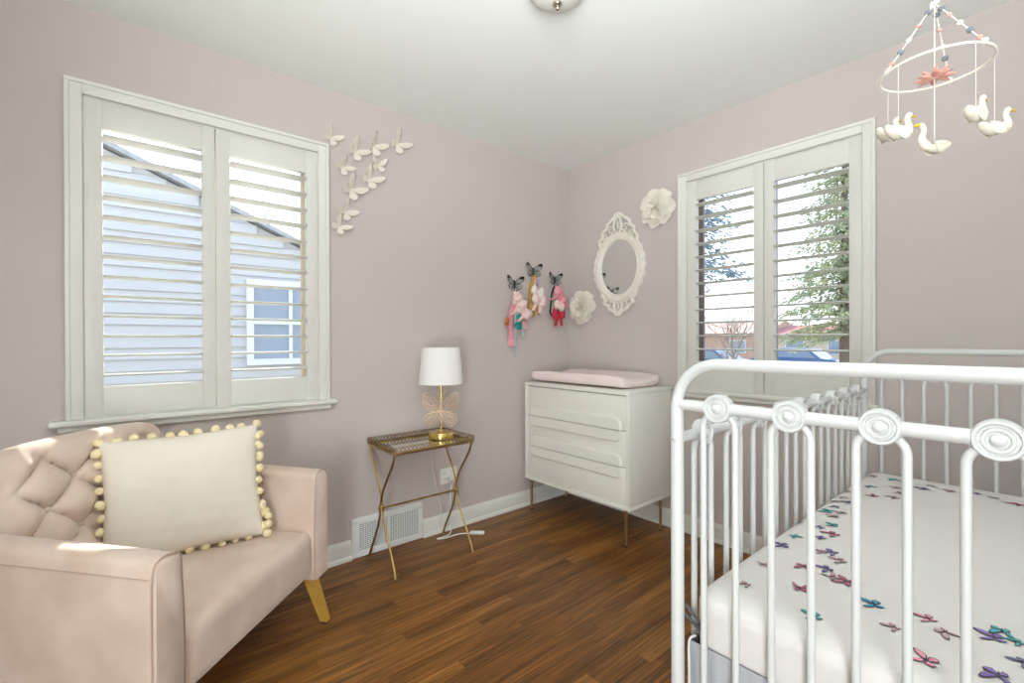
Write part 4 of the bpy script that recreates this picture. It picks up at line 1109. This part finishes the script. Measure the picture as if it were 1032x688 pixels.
for sidx, a in enumerate((132, 240, 352)):
    e = Vector((mr * math.cos(R(a)), mr * math.sin(R(a)), 0.003)); t0 = Vector((0, 0, zt))
    m = MB(); m.tube([t0, e], .0013, 6); st = m.build('bead_string', M_wire, mb_root)
    seq = [('g', .14), ('p', .33), ('w', .53), ('g', .71), ('p', .90)]
    for c_, t in seq:
        p = t0.lerp(e, t + random.uniform(-.02, .02)); r_ = {'g': .0068, 'p': .0056, 'w': .0056}[c_]
        m = MB(); m.ball(p, (r_ * .85, r_ * 1.05, r_), 10, 8, Matrix.Rotation(random.uniform(0, 3), 4, 'Y'), bump=.15)
        m.build('felt_bead', {'g': M_beadg, 'p': M_beadp, 'w': M_beadw}[c_], st, smooth=80)
    m = MB(); m.tube(catmull([e + Vector((0, 0, .006)), e + Vector((.005, .004, 0)), e + Vector((0, 0, -.006)), e - Vector((.005, .004, 0))], 4, True), .0024, 6, closed=True)
    m.build('hoop_knot', M_beadw, st)
# coral flower under the centre
fl_c = Vector((0, 0, -.022))
m = MB(); m.tube([(0, 0, zt), (0, 0, fl_c.z)], .0011, 6); m.tube([(0, 0, fl_c.z), (0, 0, -.165)], .0009, 6); m.build('centre_thread', M_wire, mb_root)
m = MB(); m.ball(fl_c + Vector((0, 0, .004)), (.009, .009, .006), 10, 6); flw = m.build('flower', M_petal, mb_root); flw['label'] = 'coral felt flower'
for lay, (n, ln, lift) in enumerate(((8, .038, -.10), (7, .030, .30))):
    for k in range(n):
        a = 2 * PI * (k + .5 * lay) / n + .2
        def fn(u, v, a=a, ln=ln, lift=lift):
            w = ln * .21 * math.sin(PI * min(1, .12 + .88 * v)) ** .8 * (1 - .12 * v)
            s = (u - .5) * 2
            rr = .004 + ln * v; zz = ln * (lift * v + .10 * v * v) + .5 * w * s * s
            return fl_c + Vector((rr * math.cos(a) - s * w * math.sin(a), rr * math.sin(a) + s * w * math.cos(a), zz + .003 * lay))
        m = MB(); m.shell(fn, 6, 8, .0012); m.build('petal', M_petal, flw, smooth=60)
def swan(p, heading, hang, s=1.0):
    """p body centre (mobile-local), heading azimuth, hang: point its thread goes to"""
    Q = Matrix.Translation(p) @ Matrix.Rotation(heading, 4, 'Z')
    m = MB(); m.M = Q
    def body(u, v):
        a = 2 * PI * v; x = -.044 + .076 * u
        r = .0128 * max(0, math.sin(PI * u ** .72)) ** .60
        zc = .014 * max(0, (.5 - u) / .5) ** 1.5 - .002
        return (x * s, r * math.sin(a) * s, (zc + r * math.cos(a) * .95) * s)
    m.grid(body, 18, 14, cv=True)
    nk = catmull([(.024, 0, .002), (.034, 0, .010), (.036, 0, .022), (.0315, 0, .034), (.031, 0, .043), (.036, 0, .050)], 5)
    m.tube([Vector(q) * s for q in nk], [s * (.0112 - .0052 * min(1, i / 14)) for i in range(len(nk))], 10)
    m.ball(Vector((.037, 0, .0505)) * s, (.0082 * s, .0065 * s, .0066 * s), 10, 8)
    sw = m.build('swan', M_felt, mb_root, smooth=70)
    for k in (-1, 1):
        m = MB(); m.M = Q
        for (L0, zz, x0) in ((.040, .004, .014), (.034, -.003, .010), (.028, -.008, .006)):
            def wf(u, v, L0=L0, zz=zz, x0=x0, k=k):
                w = .0075 * math.sin(PI * min(1, .18 + .78 * u)) ** .7
                return ((x0 - L0 * u) * s, k * (.0142 - .004 * u + .0015 * math.sin(PI * v)) * s, (zz + .008 * u * u + (v - .5) * 2 * w) * s)
            m.shell(wf, 8, 5, .0016)
        m.build('wing', M_felt, sw, smooth=60)
    m = MB(); m.M = Q
    m.tube([Vector((.0435, 0, .0510)) * s, Vector((.049, 0, .0500)) * s, Vector((.058, 0, .0478)) * s], [.0044 * s, .0040 * s, .0012 * s], 10)
    m.build('beak', M_beak, sw)['label'] = 'mustard yellow beak'
    m = MB(); m.M = Q
    for k in (-1, 1): m.ball(Vector((.041, k * .0058, .0525)) * s, .0011 * s, 6, 4)
    m.build('eye', M_black, sw)
    m = MB(); m.tube([Vector(p) + Vector((0, 0, .012 * s)), hang], .00055, 5); m.build('thread', M_wire, sw)
vr = R(49.76 - 90)        # azimuth of the camera's right
def hp_(a): return Vector((mr * math.cos(R(a)), mr * math.sin(R(a)), 0))
swan(hp_(68) + Vector((0, 0, -.118)), vr + .38, hp_(68), 1.0)
swan(hp_(150) + Vector((0, 0, -.163)), vr + .30, hp_(150), .98)
swan(Vector((0, 0, -.188)), vr + PI + .15, Vector((0, 0, -.16)), 1.0)
swan(hp_(228) + Vector((0, 0, -.162)), R(-14), hp_(228), .95)
swan(hp_(288) + Vector((0, 0, -.170)), vr + .12, hp_(288), .95)

# ------------------------------------------------------------------ ceiling light
cl_root = thing('ceiling_light', 'flush ceiling light with frosted glass bowl and bronze finial', 'ceiling light', loc=(-1.40, -1.262, H))
m = MB(); m.lathe([(0, 0), (.085, 0), (.088, -.006), (.084, -.020), (.03, -.024), (0, -.024)], 40); m.build('canopy', M_chrome, cl_root)
m = MB()
prof = [(.106, -.018)] + [(.106 * math.cos(R(a)) if a < 90 else 0, -.020 - .056 * math.sin(R(a))) for a in range(6, 91, 7)]
prof[-1] = (0.006, -.076)
m.lathe(prof + [(0.006, -.072)] + [(r - .004, z + .004) for r, z in prof[::-1][1:]] + [prof[0]], 64)
m.build('glass_bowl', M_bowl, cl_root, smooth=60)
m = MB(); m.lathe([(.003, -.03), (.003, -.078), (.0165, -.079), (.0175, -.083), (.014, -.088), (.007, -.090), (.0065, -.094), (.0085, -.098), (.0055, -.104), (0, -.106)], 24); m.build('finial', M_chrome, cl_root, smooth=50)

# ------------------------------------------------------------------ outside
GZ = -0.75
M_lawn = mat('winter_lawn', (0.20, 0.21, 0.11), 0.95, col2=(0.29, 0.26, 0.16), vscale=0.8)
M_asph = mat('street_asphalt', (0.22, 0.22, 0.23), 0.9, var=.08, vscale=3)
M_side = mat('pale_siding', (0.46, 0.465, 0.475), 0.75, var=.02, vscale=3)
M_roofg = mat('grey_shingle', (0.34, 0.35, 0.37), 0.9, var=.15, vscale=25)
M_rake = mat('rake_board', (0.62, 0.64, 0.67), 0.6)
M_wdark = mat('neighbour_window_glass', (0.20, 0.27, 0.36), 0.08, spec=.8)
M_brick = mat('far_brick', (0.50, 0.33, 0.26), 0.9, var=.1, vscale=8)
M_redroof = mat('far_red_roof', (0.33, 0.13, 0.12), 0.9, var=.1, vscale=6)
M_bark = mat('bark', (0.16, 0.12, 0.10), 0.95, var=.2, vscale=12)
M_twig = mat('twig', (0.30, 0.25, 0.23), 0.95)
M_needle = mat('spruce_needles', (0.20, 0.25, 0.19), 0.9, col2=(0.46, 0.47, 0.27), vscale=2.5)
M_needle2 = mat('blue_needles', (0.14, 0.20, 0.28), 0.9, col2=(0.25, 0.33, 0.38), vscale=2.5)
m = MB(); m.box(T + .02, 60, -40, 45, GZ - .2, GZ).box(-40, T + .02, T + .02, 45, GZ - .2, GZ)
struct(m.build('ground', M_lawn, smooth=0))
m = MB(); m.box(17, 25, -40, 45, GZ, GZ + .02); struct(m.build('street', M_asph, smooth=0))
# neighbour's gable house beyond the left window
h_root = thing('neighbor_house', 'pale grey sided gabled house seen through the left window', 'house', loc=(-2.9, 3.5, GZ))
apz = 3.10 - GZ; hw_ = 4.4; slope = .415
m = MB()
nl = int((apz) / .115)
for k in range(nl):
    z0_, z1_ = k * .115, (k + 1) * .115
    w0 = min(hw_, (apz - z1_) / slope)
    if w0 <= .05: continue
    m.add([(-w0, .0, z0_), (w0, .0, z0_), (w0, .018, z1_), (-w0, .018, z1_), (-w0, .06, z0_), (w0, .06, z0_), (w0, .06, z1_), (-w0, .06, z1_)], [(0, 1, 2, 3), (0, 4, 5, 1), (3, 2, 6, 7), (0, 3, 7, 4), (1, 5, 6, 2), (4, 7, 6, 5)])
m.prism([(-hw_, 0), (hw_, 0), (hw_, apz - slope * hw_), (0, apz), (-hw_, apz - slope * hw_)], -8, -.05, Matrix(((1, 0, 0, 0), (0, 0, -1, 0), (0, 1, 0, 0), (0, 0, 0, 1))))
m.build('siding', M_side, h_root, smooth=0)
m = MB()
for s in (-1, 1):
    L_ = hw_ + .35; q = Vector((s, -slope)).normalized()
    poly = [(0, apz + .02), (s * L_, apz + .02 - slope * L_), (s * L_, apz + .07 - slope * L_), (0, apz + .07)]
    m.prism(poly, -8.2, .05, Matrix(((1, 0, 0, 0), (0, 0, -1, 0), (0, 1, 0, 0), (0, 0, 0, 1))))
m.build('roof', M_roofg, h_root, smooth=0)
def hwin(cx_, w, z0_, z1_):
    m = MB(); f = .07
    m.box(cx_ - w / 2 - f, cx_ - w / 2, -.05, .02, z0_ - f, z1_ + f).box(cx_ + w / 2, cx_ + w / 2 + f, -.05, .02, z0_ - f, z1_ + f).box(cx_ - w / 2, cx_ + w / 2, -.05, .02, z1_, z1_ + f).box(cx_ - w / 2, cx_ + w / 2, -.05, .02, z0_ - f, z0_).box(cx_ - .02, cx_ + .02, -.04, .02, z0_, z1_).box(cx_ - w / 2, cx_ + w / 2, -.035, .018, (z0_ + z1_) / 2 - .02, (z0_ + z1_) / 2 + .02)
    wf = m.build('window', M_rake, h_root, smooth=0)
    m = MB(); m.box(cx_ - w / 2, cx_ + w / 2, -.015, .015, z0_, z1_); m.build('pane', M_wdark, wf, smooth=0)
hwin(1.86, .78, .95 - GZ, 1.78 - GZ)

def branch_tree(name, label, base, h, seed, mt, spread=.55, lv=4, r0=.09):
    rnd = random.Random(seed); m = MB()
    def grow(p, d, L, r, k):
        n = 3; pts = [p]; q = p.copy(); dd = d.copy()
        for i in range(n):
            dd = (dd + Vector((rnd.uniform(-.16, .16), rnd.uniform(-.16, .16), rnd.uniform(-.03, .12)))).normalized(); q = q + dd * (L / n); pts.append(q.copy())
        m.tube(pts, [r * (1 - .4 * i / n) for i in range(n + 1)], 5 if k < 2 else 3, caps=False)
        if k >= lv: return
        for c in range(rnd.choice((3, 4)) if k else 5):
            t = rnd.uniform(.45, 1.0); i = min(int(t * n), n - 1); pp = pts[i].lerp(pts[i + 1], t * n - i)
            ax = Vector((rnd.uniform(-1, 1), rnd.uniform(-1, 1), rnd.uniform(-.2, .5))).normalized()
            grow(pp, (dd * (1 - spread * .5) + ax * spread * 1.25).normalized(), L * rnd.uniform(.52, .74), r * .5, k + 1)
    grow(Vector((0, 0, 0)), Vector((0, 0, 1)), h * .36, r0, 0)
    o = m.build(name, mt, smooth=60); o.location = base
    return tag(o, label, 'tree' if 'tree' in name else 'shrub')
def conifer(label, base, h, rad, seed, nm, zmin=.12, droop=.25, dens=1.0):
    rnd = random.Random(seed)
    root = thing('spruce_tree', label, 'tree', loc=base)
    m = MB(); m.tube([(0, 0, 0), (0, 0, h)], [.16, .02], 8); m.build('trunk', M_bark, root)
    m = MB(); tiers = int(h / .30)
    for t in range(tiers):
        f = zmin + (1 - zmin) * t / tiers; z = h * f; rr = rad * (1 - f) ** .75 + .12
        nb = max(5, int((9 + rr * 3) * dens))
        for b in range(nb):
            a = rnd.uniform(0, 2 * PI); L = rr * rnd.uniform(.6, 1.08); z_ = z + rnd.uniform(-.15, .15)
            steps = max(3, int(L / .15))
            for i in range(1, steps + 1):
                u = i / steps; r = L * u; zz = z_ - droop * L * u * u + .06 * L * u ** 4
                for s in range(6):
                    c = Vector((r * math.cos(a), r * math.sin(a), zz)) + Vector((rnd.uniform(-1, 1), rnd.uniform(-1, 1), rnd.uniform(-.7, .4))) * .13
                    d = (Vector((math.cos(a), math.sin(a), -.35)) + Vector((rnd.uniform(-.8, .8), rnd.uniform(-.8, .8), rnd.uniform(-.5, .4)))).normalized()
                    n1 = d.cross(Vector((rnd.uniform(-1, 1), rnd.uniform(-1, 1), rnd.uniform(-1, 1)))).normalized(); n2 = d.cross(n1)
                    le, wd = rnd.uniform(.09, .19), rnd.uniform(.012, .028)
                    m.add([c - d * le * .5, c + n1 * wd, c - n1 * wd * .6 + n2 * wd, c - n2 * wd - n1 * wd * .4, c + d * le * .6], [(0, 1, 2), (0, 2, 3), (0, 3, 1), (4, 2, 1), (4, 3, 2), (4, 1, 3)])
    m.build('foliage', nm, root, smooth=0)
    return root
conifer('big green spruce filling the shutter opening on the mobile side', (13.0, 1.55, GZ), 10.5, 2.0, 5, M_needle, zmin=.20, dens=.9)
conifer('dark blue spruce with boughs showing high in the shutter on the mirror side', (9.0, 4.7, GZ), 13.0, 2.5, 8, M_needle2, zmin=.30, dens=.8, droop=.35)
branch_tree('bare_tree', 'bare winter tree in the middle distance below the blue spruce', (14, 5.0, GZ), 5.0, 3, M_twig, lv=4, r0=.07)
branch_tree('bare_tree', 'bare winter tree standing behind the gabled house', (0.3, 16.0, GZ), 12.0, 12, M_twig, lv=4, r0=.12)
branch_tree('bare_shrub', 'bare leafless shrub by the street in front of the far houses', (16.0, 6.2, GZ), 3.2, 21, M_twig, lv=4, r0=.035)
def far_house(label, x, y, w, dpt, hwall, hroof, mw, mr_):
    root = thing('far_house', label, 'house', loc=(x, y, GZ))
    m = MB(); m.box(0, dpt, -w / 2, w / 2, 0, hwall); m.build('wall', mw, root, smooth=0)
    m = MB(); e = .4
    m.prism([(-e, hwall), (dpt + e, hwall), (dpt * .5, hwall + hroof)], -w / 2 - e, w / 2 + e, Matrix(((1, 0, 0, 0), (0, 0, 1, 0), (0, 1, 0, 0), (0, 0, 0, 1))))
    m.build('roof', mr_, root, smooth=0)
    for k in range(3):
        yy = -w / 2 + w * (k + .5) / 3
        m = MB(); m.box(-.06, .02, yy - .55, yy + .55, .95, 1.85); wf = m.build('window', M_rake, root, smooth=0)
        m = MB(); m.box(-.08, -.05, yy - .48, yy + .48, 1.02, 1.78); m.build('pane', M_wdark, wf, smooth=0)
far_house('far brick house behind the bare shrub, across the street', 30, 14.9, 8.5, 7, 2.3, .9, M_brick, M_brick)
far_house('far tan house with dark red roof, low behind the green spruce', 30, 6.2, 7.0, 7, 2.1, .75, mat('far_tan_wall', (.60, .50, .40), .9, var=.04), M_redroof)
def car(label, x, y, paint, seed):
    root = thing('parked_car', label, 'car', loc=(x, y, GZ + .02), rz=PI / 2)
    L2, W2 = 2.15, .86
    prof = [(-L2, .35), (-L2, .75), (-L2 + .25, .92), (-1.35, .98), (-.85, 1.40), (.35, 1.45), (1.0, 1.02), (1.9, .88), (L2, .72), (L2, .35)]
    m = MB(); M = Matrix(((1, 0, 0, 0), (0, 0, 1, 0), (0, 1, 0, 0), (0, 0, 0, 1)))
    m.prism(prof, -W2, W2, M); m.build('body', paint, root, smooth=20)
    m = MB()
    for s in (-1, 1):
        m.prism([(-1.15, 1.0), (-.78, 1.32), (.28, 1.36), (.78, 1.02)], s * W2 - .01, s * W2 + .012, M)
    m.build('side_window', M_wdark, root, smooth=0)
    for wx in (-1.35, 1.35):
        for s in (-1, 1):
            m = MB(); m.lathe([(0, -.1), (.22, -.1), (.32, -.09), (.34, 0), (.32, .09), (.22, .1), (0, .1)], 20, Matrix.Translation((wx, s * (W2 - .06), .34)) @ Matrix.Rotation(PI / 2, 4, 'X')); m.build('wheel', M_black, root)
M_blue = mat('blue_car_paint', (.06, .13, .30), .25, coat=.6); M_red = mat('red_car_paint', (.50, .06, .08), .25, coat=.6)
car('blue car parked on the street, seen low through the window behind the crib', 19.0, 8.7, M_blue, 1)
car('red car parked on the street beyond the blue cars', 19.0, 1.5, M_red, 2)
car('blue car farther off, between the nearer blue car and the red one', 22.8, 6.1, M_blue, 3)

# ------------------------------------------------------------------ sky, sun and room light
w = bpy.data.worlds.new('World'); scene.world = w; w.use_nodes = True
nt = w.node_tree; bg = nt.nodes['Background']
tc = nt.nodes.new('ShaderNodeTexCoord'); sp = nt.nodes.new('ShaderNodeSeparateXYZ'); rp = nt.nodes.new('ShaderNodeValToRGB')
nt.links.new(tc.outputs['Generated'], sp.inputs[0]); nt.links.new(sp.outputs['Z'], rp.inputs['Fac'])
rp.color_ramp.elements[0].color = (0.93, 0.95, 0.97, 1); rp.color_ramp.elements[1].color = (0.52, 0.68, 0.92, 1); rp.color_ramp.elements[1].position = .8
nt.links.new(rp.outputs['Color'], bg.inputs['Color']); bg.inputs['Strength'].default_value = 2.6
def light(kind, name, energy, col, loc, direction=None, **kw):
    d = bpy.data.lights.new(name, kind); d.energy = energy; d.color = col
    for k, v in kw.items(): setattr(d, k, v)
    o = bpy.data.objects.new(name, d); COL.objects.link(o); o.location = loc
    if direction: o.rotation_euler = Vector(direction).to_track_quat('-Z', 'Y').to_euler()
    return o
light('SUN', 'sun', 11.0, (1, .94, .84), (0, 5, 6), (-.62, -1, -.48), angle=R(.5))
# added fill light behind the camera, turned up to bounce off the ceiling
light('AREA', 'ceiling_bounce', 52, (.915, .985, 1), (-2.75, -2.75, 1.62), (.46, .40, 1), shape='RECTANGLE', size=1.3, size_y=1.3, spread=R(122))

# added fill lamp at the near wall, standing in for daylight; no doorway built
light('AREA', 'near_wall_fill', 36, (.93, .985, 1), (XB + .03, -3.0, 1.10), (1, 0.85, 0.12), shape='RECTANGLE', size=.86, size_y=1.95, spread=R(105))

# ------------------------------------------------------------------ camera
cam = bpy.data.cameras.new('camera'); co = bpy.data.objects.new('camera', cam); COL.objects.link(co)
cam.sensor_width = 36; cam.sensor_fit = 'HORIZONTAL'; cam.lens = 471.31 / 1032 * 36; cam.clip_start = .02
yaw, pit, rol = 0.868479, -0.0032632, -0.0035405
F = Vector((math.cos(yaw) * math.cos(pit), math.sin(yaw) * math.cos(pit), math.sin(pit))); r0 = F.cross(Vector((0, 0, 1))).normalized(); u0 = r0.cross(F)
r1 = r0 * math.cos(rol) + u0 * math.sin(rol); u1 = -r0 * math.sin(rol) + u0 * math.cos(rol)
co.matrix_world = Matrix(((r1.x, u1.x, -F.x, -2.61312), (r1.y, u1.y, -F.y, -2.43671), (r1.z, u1.z, -F.z, 1.15523), (0, 0, 0, 1)))
scene.camera = co
scene.view_settings.view_transform = 'Standard'; scene.view_settings.look = 'None'; scene.view_settings.gamma = 1; scene.view_settings.use_curve_mapping = False
scene.view_settings.exposure = 0.16
scene.cycles.use_denoising = True
scene.cycles.max_bounces = 10; scene.cycles.diffuse_bounces = 6; scene.cycles.transparent_max_bounces = 12
scene.cycles.sample_clamp_indirect = 4.0
